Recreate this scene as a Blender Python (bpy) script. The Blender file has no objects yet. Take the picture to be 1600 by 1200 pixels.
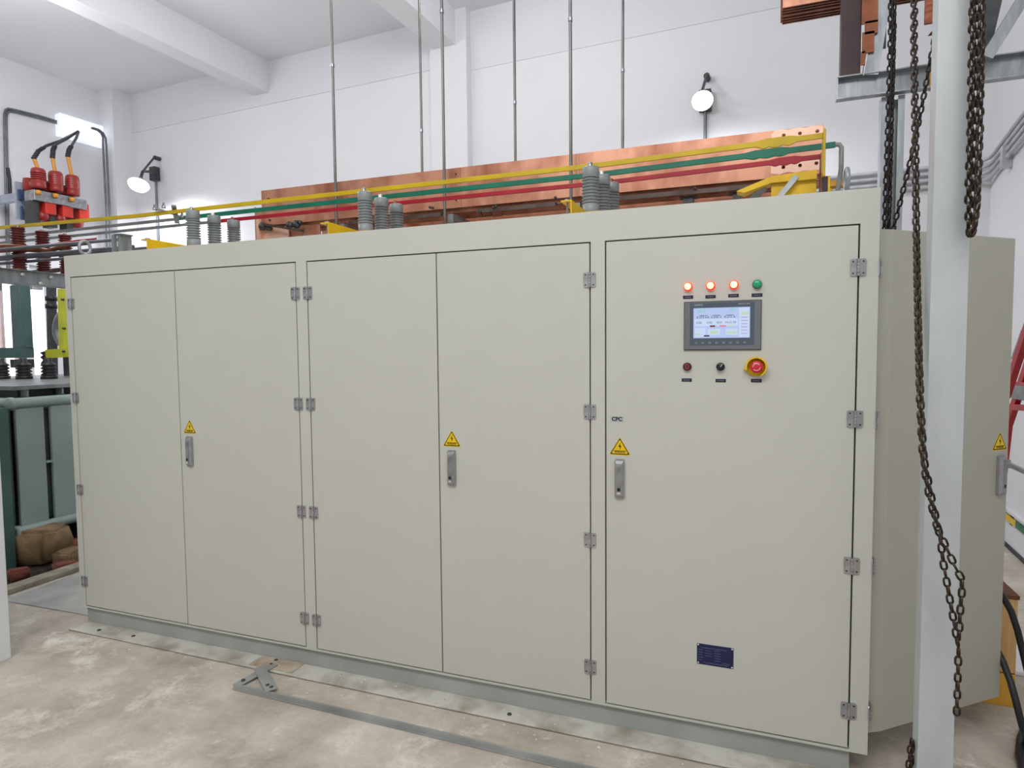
import bpy, bmesh, math, random
from mathutils import Vector, Matrix, noise
from mathutils.geometry import tessellate_polygon
random.seed(7)
PI = math.pi
scn = bpy.context.scene
C = scn.collection

# ------------------------------------------------------------------ camera
FPX = 997.789
YAW, PITCH, ROLL = -0.356926, 0.0576267, -0.00926728
CAM = Vector((-0.409417, -2.503735, 1.569025))
FW = Vector((math.sin(YAW)*math.cos(PITCH), math.cos(YAW)*math.cos(PITCH), -math.sin(PITCH)))
_ri = Vector((math.cos(YAW), -math.sin(YAW), 0)); _up = _ri.cross(FW)
RI = _ri*math.cos(ROLL) + _up*math.sin(ROLL)
UP = -_ri*math.sin(ROLL) + _up*math.cos(ROLL)
cd = bpy.data.cameras.new('camera'); cam = bpy.data.objects.new('camera', cd); C.objects.link(cam)
cd.sensor_width = 36; cd.lens = 36*FPX/1600; cd.clip_start = 0.05; cd.clip_end = 100
cam.matrix_world = Matrix(((RI.x, UP.x, -FW.x, CAM.x), (RI.y, UP.y, -FW.y, CAM.y), (RI.z, UP.z, -FW.z, CAM.z), (0, 0, 0, 1)))
scn.camera = cam
scn.view_settings.view_transform = 'Standard'; scn.view_settings.look = 'None'
scn.view_settings.gamma = 1; scn.view_settings.use_curve_mapping = False
scn.view_settings.exposure = 0.0

# ------------------------------------------------------------------ world, hall light and added fill lights
PHI = -0.0571640                                  # the hall is turned slightly against the cabinet
def RW(x, y, z=0.0):                              # hall coordinates -> world
    return Vector((math.cos(PHI)*x - math.sin(PHI)*y, math.sin(PHI)*x + math.cos(PHI)*y, z))
MROOM = Matrix.Rotation(PHI, 4, 'Z')
w = bpy.data.worlds.new('world'); scn.world = w; w.use_nodes = True
bg = w.node_tree.nodes['Background']; bg.inputs[0].default_value = (0.93, 0.96, 1.0, 1); bg.inputs[1].default_value = 0.3
def area(name, loc, rot, sx, sy, power, col=(1, 1, 1)):
    l = bpy.data.lights.new(name, 'AREA'); l.shape = 'RECTANGLE'; l.size = sx; l.size_y = sy
    l.energy = power; l.color = col
    o = bpy.data.objects.new(name, l); C.objects.link(o); o.location = loc; o.rotation_euler = rot
    return o
area('hall_light', RW(-0.9, -3.9, 5.2), (math.radians(28), 0, PHI), 4.5, 1.6, 205, (1, 0.995, 0.98))
def fill_point(name, loc, power, r=0.35, col=(0.97, 0.985, 1)):  # added fill lights without fixtures, brightening the back walls and ceiling
    l = bpy.data.lights.new(name, 'POINT'); l.energy = power; l.shadow_soft_size = r; l.color = col
    o = bpy.data.objects.new(name, l); C.objects.link(o); o.location = loc; return o
fill_point('fill_light', RW(-1.9,-0.8,4.6), 25)
fill_point('fill_light', RW(-7.2,0.8,4.4), 85)
fill_point('fill_light', RW(-5.0,1.1,4.3), 50)
fill_point('fill_light', RW(-2.4,1.6,4.6), 68)

# ------------------------------------------------------------------ pixel (1600x1200) -> point on a real plane
def ray(px, py): return FW + RI*((px-800)/FPX) - UP*((py-600)/FPX)
def PY(px, py, y): d = ray(px, py); return CAM + d*((y-CAM.y)/d.y)
def PX(px, py, x): d = ray(px, py); return CAM + d*((x-CAM.x)/d.x)
def PZ(px, py, z): d = ray(px, py); return CAM + d*((z-CAM.z)/d.z)
def PD(px, py, t): return CAM + ray(px, py)*t
_n1 = RW(1, 0); _n2 = RW(0, 1)
def QX(px, py, x): d = ray(px, py); return CAM + d*((x-CAM.dot(_n1))/d.dot(_n1))
def QY(px, py, y): d = ray(px, py); return CAM + d*((y-CAM.dot(_n2))/d.dot(_n2))

# ------------------------------------------------------------------ materials
def lin(c):
    return tuple(((v/255)/12.92 if v/255 <= 0.04045 else ((v/255+0.055)/1.055)**2.4) for v in c) + (1,)
MATS = {}
def mat(name, rgb, rough=0.5, metal=0.0, rgb2=None, scale=8.0, detail=4, contrast=(0.35, 0.65), bump=0.0, bscale=60.0,
        emit=None, estr=0.0, stretch=None, coat=0.0, alpha=None, trans=0.0):
    m = bpy.data.materials.new(name); m.use_nodes = True; nt = m.node_tree; b = nt.nodes['Principled BSDF']
    b.inputs['Base Color'].default_value = lin(rgb); b.inputs['Roughness'].default_value = rough
    b.inputs['Metallic'].default_value = metal; b.inputs['Coat Weight'].default_value = coat
    b.inputs['Transmission Weight'].default_value = trans
    tc = nt.nodes.new('ShaderNodeTexCoord'); src = tc.outputs['Object']
    if stretch:
        mp = nt.nodes.new('ShaderNodeMapping'); mp.inputs['Scale'].default_value = stretch
        nt.links.new(src, mp.inputs[0]); src = mp.outputs[0]
    if rgb2 is None: rgb2 = tuple(v*0.96 for v in rgb)
    n = nt.nodes.new('ShaderNodeTexNoise'); n.inputs['Scale'].default_value = scale; n.inputs['Detail'].default_value = detail
    nt.links.new(src, n.inputs['Vector'])
    r = nt.nodes.new('ShaderNodeValToRGB')
    r.color_ramp.elements[0].position = contrast[0]; r.color_ramp.elements[0].color = lin(rgb2)
    r.color_ramp.elements[1].position = contrast[1]; r.color_ramp.elements[1].color = lin(rgb)
    nt.links.new(n.outputs[0], r.inputs[0]); nt.links.new(r.outputs[0], b.inputs['Base Color'])
    if bump:
        n2 = nt.nodes.new('ShaderNodeTexNoise'); n2.inputs['Scale'].default_value = bscale; n2.inputs['Detail'].default_value = 3
        nt.links.new(src, n2.inputs['Vector'])
        bp = nt.nodes.new('ShaderNodeBump'); bp.inputs['Strength'].default_value = bump; bp.inputs['Distance'].default_value = 0.01
        nt.links.new(n2.outputs[0], bp.inputs['Height']); nt.links.new(bp.outputs[0], b.inputs['Normal'])
    if emit is not None:
        b.inputs['Emission Color'].default_value = lin(emit); b.inputs['Emission Strength'].default_value = estr
    MATS[name] = m; return m
M = MATS
mat('cabinet_paint', (199, 200, 191), 0.42, 0, (197, 198, 189), 3, bump=0.03, bscale=350)
mat('door_paint', (198, 199, 190), 0.40, 0, (196, 197, 188), 3, bump=0.03, bscale=350)
mat('shaded_side_paint', (176, 176, 163), 0.4, 0, (173, 173, 160), 3)  # cabinet paint with the shade on the side put into its colour
mat('gap_shade', (70, 70, 64), 0.8)  # painted shade for the gaps round the doors
mat('wall_white', (231, 231, 234), 0.8, 0, (228, 228, 232), 1.2, bump=0.04, bscale=30)
mat('wall_band', (226, 227, 231), 0.8, 0, (222, 223, 228), 1.2)
mat('ceiling_white', (233, 233, 236), 0.8, 0, (230, 230, 234), 0.8)
mat('galvanized', (168, 174, 177), 0.38, 0.5, (132, 139, 143), 9, 6, (0.3, 0.7), stretch=(3, 3, 0.6))
mat('galvanized_column', (192, 197, 199), 0.45, 0.15, (176, 182, 184), 5, 8, (0.3, 0.7), bump=0.05, bscale=40, stretch=(2, 2, 0.7))
mat('steel', (170, 172, 174), 0.3, 0.9, (140, 142, 144), 20)
mat('stainless', (190, 190, 192), 0.32, 0.8, (165, 165, 168), 30)
mat('zinc_cast', (172, 172, 176), 0.36, 0.7, (160, 160, 164), 40)
mat('dark_steel', (84, 86, 88), 0.5, 0.6, (64, 66, 68), 12)
mat('rod_steel', (132, 134, 130), 0.4, 0.7, (108, 108, 102), 14, stretch=(1, 1, 0.3))
mat('chain_steel', (78, 66, 56), 0.36, 0.7, (36, 30, 26), 40, 3)
mat('chain_dark', (46, 40, 36), 0.4, 0.6, (22, 19, 17), 40, 3)
mat('chain_bright', (80, 70, 62), 0.3, 0.85, (34, 28, 24), 40, 3)
mat('copper', (212, 154, 126), 0.36, 0.45, (160, 98, 72), 2.6, 12, (0.34, 0.58), bump=0.05, bscale=8, stretch=(2.2, 1, 1.2))
mat('copper_polished', (244, 204, 182), 0.3, 0.4, (234, 190, 166), 6, 4)
mat('copper_dark', (150, 88, 60), 0.42, 0.6, (92, 50, 36), 9, 8, (0.35, 0.65), stretch=(1.5, 1, 6))
mat('copper_brown', (158, 98, 64), 0.5, 0.4, (128, 74, 48), 12, 5)
mat('maroon_sleeve', (66, 38, 42), 0.5, 0.0, (52, 28, 32), 6)
mat('brown_steel', (96, 84, 78), 0.5, 0.5, (74, 60, 54), 14)
mat('yellow_bar', (206, 178, 18), 0.34, 0, (190, 160, 14), 6)
mat('green_bar', (6, 118, 92), 0.34, 0, (4, 100, 80), 6)
mat('red_bar', (176, 24, 44), 0.34, 0, (152, 18, 38), 6)
mat('yellow_paint', (232, 190, 20), 0.4, 0, (214, 172, 16), 10)
mat('insulator_grey', (140, 146, 149), 0.38, 0, (132, 138, 141), 8)
mat('insulator_maroon', (104, 30, 32), 0.36, 0, (88, 26, 28), 8)
mat('switch_insulator', (158, 50, 46), 0.34, 0, (140, 40, 38), 8)
mat('brown_rust', (192, 180, 162), 0.7, 0, (162, 144, 124), 14, 8)
mat('grey_metal', (146, 150, 150), 0.42, 0.4, (120, 124, 124), 8)
mat('teal_paint', (74, 104, 98), 0.45, 0, (64, 92, 88), 4)
mat('tank_paint', (152, 170, 164), 0.45, 0, (140, 158, 153), 2.5)
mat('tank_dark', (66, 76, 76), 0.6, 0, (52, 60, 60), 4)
mat('lime_paint', (196, 200, 52), 0.45, 0, (178, 182, 44), 6)
mat('black_rubber', (30, 30, 32), 0.45, 0, (22, 22, 24), 8)
mat('cable_black', (36, 38, 42), 0.42, 0, (26, 28, 32), 8)
mat('cable_orange', (216, 150, 60), 0.5)
mat('concrete', (178, 170, 155), 0.8)
mat('curb', (178, 170, 152), 0.9, 0, (140, 132, 118), 9, 8, bump=0.5, bscale=20)
mat('pit_dirt', (70, 62, 54), 0.95, 0, (44, 40, 36), 14, 8, bump=0.8, bscale=30)
mat('stone', (160, 134, 100), 0.9, 0, (128, 104, 76), 9, 8, bump=0.6, bscale=30)
mat('brick_red', (150, 84, 68), 0.9, 0, (112, 70, 58), 9, 8, bump=0.5, bscale=30)
mat('plate_steel', (166, 168, 166), 0.5, 0.1, (136, 139, 138), 3.5, 8, bump=0.05, bscale=20)
mat('plate_dusty', (194, 194, 187), 0.6, 0.0, (158, 160, 156), 3.5, 12, bump=0.05, bscale=20)
mat('base_steel', (172, 176, 172), 0.45, 0.05, (158, 162, 157), 4, 6)
mat('base_flange', (206, 205, 196), 0.5, 0.05, (158, 152, 138), 6, 12, (0.34, 0.56))
mat('sign_yellow', (238, 200, 16), 0.4)
mat('sign_black', (38, 30, 14), 0.5)
mat('label_dark', (30, 26, 52), 0.4)
mat('label_print', (120, 118, 140), 0.5)
mat('label_white', (186, 186, 184), 0.45)
mat('label_ink', (52, 46, 66), 0.5)
mat('plate_blue', (24, 30, 84), 0.35, 0.1, (18, 24, 70), 6)
mat('plate_print', (78, 88, 118), 0.4, 0.3)
mat('rivet', (226, 226, 222), 0.3, 0.5)
mat('hmi_bezel', (110, 114, 120), 0.42)
mat('hmi_glass', (78, 90, 104), 0.22, coat=0.3)
mat('hmi_frame', (66, 66, 68), 0.5)
mat('hmi_print', (196, 204, 210), 0.5)
mat('screen_on', (20, 22, 26), 0.3, emit=(190, 208, 250), estr=0.86)
mat('screen_panel', (20, 22, 26), 0.3, emit=(206, 220, 250), estr=0.92)
mat('screen_ink', (50, 56, 86), 0.4, emit=(40, 46, 80), estr=0.4)
mat('screen_green', (20, 40, 20), 0.4, emit=(110, 226, 130), estr=0.8)
mat('screen_pink', (40, 20, 20), 0.4, emit=(238, 140, 170), estr=0.8)
mat('screen_pale', (20, 26, 20), 0.4, emit=(200, 236, 200), estr=0.8)
mat('lamp_lit_core', (255, 220, 150), 0.3, emit=(255, 206, 120), estr=3.2)
mat('lamp_lit_rim', (255, 50, 26), 0.3, emit=(255, 40, 20), estr=1.0)
mat('lamp_green', (14, 168, 116), 0.25, coat=0.4)
mat('button_maroon', (120, 14, 42), 0.35)
mat('button_red', (206, 24, 52), 0.3, coat=0.3)
mat('collar_yellow', (240, 196, 14), 0.35)
mat('knob_black', (26, 26, 28), 0.4)
mat('print_white', (226, 220, 224), 0.5)
mat('lamp_emit', (255, 255, 255), 0.4, emit=(246, 250, 255), estr=9.0)
mat('tube_emit', (235, 238, 242), 0.4, emit=(236, 242, 250), estr=0.55)
mat('tube_lamp', (255, 255, 255), 0.4, emit=(248, 250, 255), estr=2.5)
mat('bracket_dark', (70, 70, 70), 0.5, 0.3)
mat('conduit', (200, 203, 207), 0.4, 0.2, (184, 187, 191), 10)
mat('conduit_dark', (120, 124, 130), 0.4, 0.5, (100, 104, 110), 10)
mat('switch_frame', (176, 184, 198), 0.4, 0.1, (156, 164, 180), 12)
mat('switch_blue', (66, 84, 124), 0.45)
mat('switch_red', (206, 50, 38), 0.35)
mat('switch_red_dark', (146, 34, 32), 0.35)
mat('sky_and_door_glow', (255, 255, 255), 0.3, emit=(244, 248, 255), estr=1.5)  # bright sky in the window, also the glow added to the door
mat('pvc_white', (232, 232, 236), 0.45)
mat('frame_pink', (196, 176, 174), 0.5)
mat('wood', (222, 182, 126), 0.6, 0, (198, 154, 98), 5, 8, stretch=(8, 8, 1))
mat('wood_yellow', (222, 170, 62), 0.55, 0, (206, 152, 48), 5, 6)
mat('wood_edge', (110, 66, 40), 0.7)
mat('ladder_red', (188, 30, 42), 0.4, 0, (160, 24, 36), 10)
mat('white_paint', (226, 228, 230), 0.6, 0, (218, 220, 223), 3)
mat('strip_green', (54, 116, 86), 0.5)
mat('chips', (230, 226, 214), 0.8, 0, (176, 166, 148), 30)
# concrete floor: large stains, pale patches, fine grain
def concrete():
    m = M['concrete']; nt = m.node_tree; b = nt.nodes['Principled BSDF']
    for n in list(nt.nodes):
        if n.type in ('TEX_NOISE', 'VALTORGB'): nt.nodes.remove(n)
    tc = next(n for n in nt.nodes if n.type == 'TEX_COORD')
    def ns(scale, detail, rough=0.6, dist=0.0):
        n = nt.nodes.new('ShaderNodeTexNoise'); n.inputs['Scale'].default_value = scale
        n.inputs['Detail'].default_value = detail; n.inputs['Roughness'].default_value = rough
        n.inputs['Distortion'].default_value = dist
        nt.links.new(tc.outputs['Object'], n.inputs['Vector']); return n
    def ramp(src, p0, c0, p1, c1):
        r = nt.nodes.new('ShaderNodeValToRGB'); r.color_ramp.elements[0].position = p0; r.color_ramp.elements[0].color = c0
        r.color_ramp.elements[1].position = p1; r.color_ramp.elements[1].color = c1
        nt.links.new(src, r.inputs[0]); return r
    def mix(fac, a, bcol):
        x = nt.nodes.new('ShaderNodeMix'); x.data_type = 'RGBA'
        nt.links.new(fac, x.inputs[0]); 
        if hasattr(a, 'links'): nt.links.new(a, x.inputs[6])
        else: x.inputs[6].default_value = a
        if hasattr(bcol, 'links'): nt.links.new(bcol, x.inputs[7])
        else: x.inputs[7].default_value = bcol
        return x.outputs[2]
    base = ramp(ns(1.3, 14, 0.74, 0.15).outputs[0], 0.36, lin((160, 151, 137)), 0.60, lin((216, 208, 195)))
    pale = ramp(ns(3.0, 14, 0.78, 0.25).outputs[0], 0.53, (0, 0, 0, 1), 0.64, (0.85, 0.85, 0.85, 1))
    c1 = mix(pale.outputs[0], base.outputs[0], lin((236, 231, 221)))
    dk = ramp(ns(7.5, 14, 0.8, 0.1).outputs[0], 0.56, (0, 0, 0, 1), 0.74, (0.55, 0.55, 0.55, 1))
    c2 = mix(dk.outputs[0], c1, lin((136, 125, 110)))
    gr = ramp(ns(60, 8, 0.8).outputs[0], 0.3, (0, 0, 0, 1), 0.75, (0.35, 0.35, 0.35, 1))
    c3 = mix(gr.outputs[0], c2, lin((164, 155, 140)))
    nt.links.new(c3, b.inputs['Base Color'])
    bp = nt.nodes.new('ShaderNodeBump'); bp.inputs['Strength'].default_value = 0.25; bp.inputs['Distance'].default_value = 0.01
    nt.links.new(ns(22, 10, 0.7).outputs[0], bp.inputs['Height']); nt.links.new(bp.outputs[0], b.inputs['Normal'])
    b.inputs['Roughness'].default_value = 0.72
concrete()

# ------------------------------------------------------------------ mesh builder
class MB:
    def __init__(s, T=None): s.v = []; s.f = []; s.m = []; s.s = []; s.T = T or Matrix.Identity(4)
    def add(s, vs, fs, m=0, smooth=False):
        o = len(s.v); s.v += [s.T @ Vector(v) for v in vs]
        for f in fs: s.f.append(tuple(i+o for i in f)); s.m.append(m); s.s.append(smooth)
        return s
    def box(s, x0, x1, y0, y1, z0, z1, m=0):
        x0, x1 = min(x0, x1), max(x0, x1); y0, y1 = min(y0, y1), max(y0, y1); z0, z1 = min(z0, z1), max(z0, z1)
        return s.add([(x0,y0,z0),(x1,y0,z0),(x1,y1,z0),(x0,y1,z0),(x0,y0,z1),(x1,y0,z1),(x1,y1,z1),(x0,y1,z1)],
                     [(3,2,1,0),(4,5,6,7),(0,1,5,4),(1,2,6,5),(2,3,7,6),(3,0,4,7)], m)
    def bar(s, p0, p1, w, h, m=0, up=(0, 0, 1)):       # a rectangular bar between two points, w sideways, h along up
        p0 = Vector(p0); p1 = Vector(p1); d = (p1-p0).normalized(); up = Vector(up)
        a = d.cross(up)
        if a.length < 1e-4: a = d.cross(Vector((0, 1, 0)))
        a.normalize(); b = a.cross(d).normalized(); vs = []
        for p in (p0, p1):
            for i, j in ((-1,-1),(1,-1),(1,1),(-1,1)): vs.append(p + a*(w/2*i) + b*(h/2*j))
        return s.add(vs, [(0,1,2,3),(7,6,5,4),(1,0,4,5),(2,1,5,6),(3,2,6,7),(0,3,7,4)], m)
    def tube(s, path, r, n=10, m=0, closed=False, caps=True):
        P = [Vector(p) for p in path]; k = len(P); rs = r if isinstance(r, (list, tuple)) else [r]*k
        vs = []; ref = None
        for i, p in enumerate(P):
            a = P[i-1] if (i > 0 or closed) else P[i]; b = P[(i+1) % k] if (i < k-1 or closed) else P[i]
            d = (b-a).normalized()
            if ref is None: ref = d.orthogonal().normalized()
            u = (ref - d*ref.dot(d)).normalized(); ref = u; w_ = d.cross(u)
            for j in range(n):
                t = 2*PI*j/n; vs.append(p + (u*math.cos(t) + w_*math.sin(t))*rs[i])
        fs = []
        for i in range(k if closed else k-1):
            i2 = (i+1) % k
            for j in range(n): fs.append((i*n+j, i*n+(j+1) % n, i2*n+(j+1) % n, i2*n+j))
        s.add(vs, fs, m, True)
        if caps and not closed:
            s.add(vs[:n], [tuple(reversed(range(n)))], m); s.add(vs[-n:], [tuple(range(n))], m)
        return s
    def cyl(s, p0, p1, r, n=16, m=0): return s.tube([p0, p1], r, n, m)
    def lathe(s, c, prof, n=24, m=0, axis='z', smooth=True):
        c = Vector(c); vs = []
        for r, h in prof:
            for j in range(n):
                t = 2*PI*j/n; a, b = r*math.cos(t), r*math.sin(t)
                vs.append(c + (Vector((a, b, h)) if axis == 'z' else Vector((a, h, b)) if axis == 'y' else Vector((h, a, b))))
        fs = []
        for i in range(len(prof)-1):
            for j in range(n):
                q = (i*n+j, i*n+(j+1) % n, (i+1)*n+(j+1) % n, (i+1)*n+j)
                fs.append(q if axis != 'y' else tuple(reversed(q)))
        return s.add(vs, fs, m, smooth)
    def prism(s, poly, a0, a1, plane='xz', holes=(), m=0):  # polygon extruded along the third axis
        def P(q, a): return (q[0], a, q[1]) if plane == 'xz' else (q[0], q[1], a) if plane == 'xy' else (a, q[0], q[1])
        loops = [list(poly)] + [list(h) for h in holes]
        flat = [q for l in loops for q in l]; n = len(flat)
        tris = tessellate_polygon([[Vector((q[0], q[1], 0)) for q in l] for l in loops])
        fs = [tuple(t) for t in tris] + [tuple(reversed([i+n for i in t])) for t in tris]
        o = 0
        for l in loops:
            k = len(l)
            for i in range(k): fs.append((o+i, o+(i+1) % k, n+o+(i+1) % k, n+o+i))
            o += k
        return s.add([P(q, a0) for q in flat] + [P(q, a1) for q in flat], fs, m)

ORG = {}
def finish(o, org, parent):
    if parent is not None: o.parent = parent; o.location = org - ORG[parent]
    else: o.location = org
    ORG[o] = org.copy(); C.objects.link(o); return o
def props(o, label=None, cat=None, group=None, kind=None):
    if label: o['label'] = label
    if cat: o['category'] = cat
    if group: o['group'] = group
    if kind: o['kind'] = kind
    return o
def obj(name, mb, mats, parent=None, org=None, bev=0.0, label=None, cat=None, group=None, kind=None):
    if not isinstance(mats, (list, tuple)): mats = [mats]
    vs = mb.v
    if org is None:
        lo = Vector((min(v.x for v in vs), min(v.y for v in vs), min(v.z for v in vs)))
        hi = Vector((max(v.x for v in vs), max(v.y for v in vs), max(v.z for v in vs)))
        org = Vector(((lo.x+hi.x)/2, (lo.y+hi.y)/2, lo.z))
    org = Vector(org)
    me = bpy.data.meshes.new(name); me.from_pydata([v-org for v in vs], [], mb.f)
    for m in mats: me.materials.append(M[m])
    me.polygons.foreach_set('material_index', mb.m); me.polygons.foreach_set('use_smooth', mb.s)
    bm = bmesh.new(); bm.from_mesh(me)
    bmesh.ops.recalc_face_normals(bm, faces=bm.faces)
    if bev:
        bmesh.ops.remove_doubles(bm, verts=bm.verts, dist=1e-6)
        ed = [e for e in bm.edges if len(e.link_faces) == 2 and e.calc_face_angle(0) > 0.6]
        bmesh.ops.bevel(bm, geom=ed, offset=bev, segments=2, profile=0.6, affect='EDGES', clamp_overlap=True)
    bm.to_mesh(me); bm.free(); me.update()
    o = bpy.data.objects.new(name, me); finish(o, org, parent)
    return props(o, label, cat, group, kind)
def empty(name, loc, label, cat, group=None):
    o = bpy.data.objects.new(name, None); o.empty_display_size = 0.1
    finish(o, Vector(loc), None); return props(o, label, cat, group)
def inst(name, mesh, loc, parent, rot=None, label=None):   # another object that shares a mesh
    o = bpy.data.objects.new(name, mesh); finish(o, Vector(loc), parent)
    if rot is not None: o.rotation_euler = rot
    if label: o['label'] = label
    return o
def text_mesh(body, size, T, thick=0.0004, off=0.0):
    cu = bpy.data.curves.new('t', 'FONT'); cu.body = body; cu.size = size; cu.extrude = thick; cu.offset = off; cu.align_x = 'CENTER'; cu.align_y = 'CENTER'
    cu.resolution_u = 3
    to = bpy.data.objects.new('t', cu); C.objects.link(to); bpy.context.view_layer.update()
    me = bpy.data.meshes.new_from_object(to.evaluated_get(bpy.context.evaluated_depsgraph_get()))
    vs = [T @ v.co for v in me.vertices]; fs = [tuple(p.vertices) for p in me.polygons]
    bpy.data.objects.remove(to); bpy.data.curves.remove(cu); bpy.data.meshes.remove(me)
    return vs, fs
FACE = Matrix.Rotation(PI/2, 4, 'X')              # text in xz plane facing -y

# ================================================================== THE HALL
XL, XR, YB, ZC, YF = -9.80, 1.27, 4.23, 5.42, -6.5
def struct(name, mb, mats, parent=None, **k): return obj(name, mb, mats, parent, kind='structure' if parent is None else None, **k)
# floor with the transformer pit cut out (hole in world axes)
mb = MB()
outer = [RW(XL-0.2, YF-0.2), RW(XR+0.2, YF-0.2), RW(XR+0.2, YB+0.2), RW(XL-0.2, YB+0.2)]
PIT = [(-8.9, 0.16), (-5.0, 0.16), (-5.0, 3.3), (-8.9, 3.3)]
mb.prism([(p.x, p.y) for p in outer], 0.0, -0.4, 'xy', holes=[PIT])
fl = struct('floor', mb, 'concrete', org=(0, 0, 0))
mb = MB(); mb.box(-8.9, -5.0, 0.16, 3.3, -0.4, -0.12)
struct('floor', mb, 'pit_dirt')
mb = MB(MROOM); mb.box(XL-0.2, XR+0.2, YF-0.2, YB+0.2, ZC, ZC+0.2)
struct('ceiling', mb, 'ceiling_white')
mb = MB(MROOM); mb.box(XL, XR, YB, YB+0.2, 0, ZC)
struct('wall_back', mb, 'wall_white')
# band (ring beam) slightly proud along the top of the back wall
mb = MB(MROOM); mb.box(XL, -4.19, YB-0.012, YB, 4.86, ZC); struct('trim_1', mb, 'wall_band')
mb = MB(MROOM); mb.box(-3.71, XR, YB-0.008, YB, 4.76, ZC); struct('trim_2', mb, 'wall_band')
# left wall with a window opening and a doorway
wy0, wy1 = QX(-30, 500, XL).dot(_n2), QX(34, 500, XL).dot(_n2)
dy0, dy1 = QX(50, 500, XL).dot(_n2), QX(77, 500, XL).dot(_n2)
mb = MB(MROOM)
mb.box(XL-0.2, XL, YF, wy0, 0, ZC); mb.box(XL-0.2, XL, wy1, dy0, 0, ZC); mb.box(XL-0.2, XL, dy1, YB+0.2, 0, ZC)
mb.box(XL-0.2, XL, wy0, wy1, 0, 0.9); mb.box(XL-0.2, XL, wy0, wy1, 2.75, ZC)
mb.box(XL-0.2, XL, dy0, dy1, 2.75, ZC)
struct('wall_left', mb, 'wall_white')
mb = MB(MROOM); mb.box(XL-0.15, XL-0.13, wy0, wy1, 0.9, 2.75)
win = struct('window_1', mb, 'sky_and_door_glow')
for t in (0.0, 0.28, 0.55, 0.9):
    mb = MB(MROOM); yy = wy0+(wy1-wy0)*t; mb.box(XL-0.12, XL-0.06, yy, yy+0.035, 0.9, 2.75); obj('window_bar', mb, 'frame_pink', win)
mb = MB(MROOM); mb.box(XL-0.12, XL-0.05, wy0, wy1, 0.9, 0.96); mb.box(XL-0.12, XL-0.05, wy0, wy1, 2.69, 2.75); obj('window_frame', mb, 'pvc_white', win)
mb = MB(MROOM); mb.box(XL-0.10, XL-0.06, dy0, dy1, 2.52, 2.75); mb.box(XL-0.10, XL-0.06, dy0, dy1, 0.0, 0.3); mb.box(XL-0.10, XL-0.06, dy0, dy0+0.012, 0.3, 2.52); mb.box(XL-0.10, XL-0.06, dy1-0.012, dy1, 0.3, 2.52)
dr = struct('door_1', mb, 'white_paint')
mb = MB(MROOM); mb.box(XL-0.09, XL-0.075, dy0+0.013, dy1-0.013, 0.3, 2.52); obj('door_glow_panel', mb, 'sky_and_door_glow', dr)  # glowing panel added so the white door looks brightly lit
mb = MB(MROOM); mb.box(XL-0.06, XL, dy0+0.02, dy1-0.06, 2.42, 2.50); obj('door_closer', mb, 'grey_metal', dr)
# right wall
mb = MB(MROOM); mb.box(XR, XR+0.2, YF, YB+0.2, 0, ZC); struct('wall_right', mb, 'wall_white')
mb = MB(MROOM); mb.box(XL-0.2, XR+0.2, YF-0.2, YF, 0, ZC); struct('wall_front', mb, 'wall_white')
mb = MB(MROOM); mb.box(XR-0.014, XR, YF, YB, 0.0, 0.028); struct('baseboard_right', mb, 'dark_steel')
# beams and pilasters
mb = MB(MROOM); mb.box(-7.01, -6.76, YF, YB-0.0125, 5.01, ZC); struct('trim_3', mb, 'ceiling_white')
mb = MB(MROOM); mb.box(-4.14, -3.85, YF, YB-0.12, 5.03, ZC); struct('trim_4', mb, 'ceiling_white')
mb = MB(MROOM); mb.box(-4.19, -3.71, YB-0.12, YB, 0, ZC); struct('trim_5', mb, 'wall_white')
mb = MB(MROOM); mb.box(XL, XL+0.32, YB-0.30, YB, 0, ZC); struct('trim_6', mb, 'wall_white')
# white jamb at the left edge of the picture
mb = MB(); mb.box(-4.25, -3.945, -0.95, -0.414, 0.0, 2.5)
obj('partition_panel', mb, 'white_paint', label='white painted partition panel end standing on the floor at the left edge', cat='partition', bev=0.004)

# ================================================================== CABINET
cab = empty('control_cabinet', (-2.0, 0.6, 0.1), 'long pale grey-green steel electrical cabinet with doors, standing on a channel steel base', 'cabinet')
X0, X1, DEP = -4.008, 0.0, 1.25
ZB, ZT, ZD0, ZD1 = 0.10, 2.10, 0.1113, 1.980
mb = MB(); mb.box(X0+0.002, X1-0.002, 0.021, DEP, ZB+0.002, ZT-0.002)
obj('cabinet_body', mb, 'shaded_side_paint', cab)
DOORS = [(-3.9625, -3.1956), (-3.1956, -2.433), (-2.3677, -1.6884), (-1.6884, -1.0085), (-0.9461, -0.0613)]
g = 0.0028
mb = MB()
mb.box(X0, X1, 0, 0.025, ZD1+g, ZT); mb.box(X0, X1, 0, 0.025, ZB, ZD0-g)
for a, b in ((X0, -3.9625-g), (-2.433+g, -2.3677-g), (-1.0085+g, -0.9461-g), (-0.0613+g, X1)): mb.box(a, b, 0, 0.025, ZD0-g, ZD1+g)
obj('front_frame', mb, 'cabinet_paint', cab)
mb = MB(); mb.box(X0-0.002, X1+0.002, 0.026, DEP+0.002, ZT-0.002, ZT+0.004)
obj('roof_panel', mb, 'cabinet_paint', cab)
mb = MB(); mb.box(-3.97, -0.05, 0.0195, 0.0212, ZB+0.004, ZD1+0.008)
obj('gap_shade_sheet', mb, 'gap_shade', cab)  # dark sheet behind the doors, standing in for shade in the gaps
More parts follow.
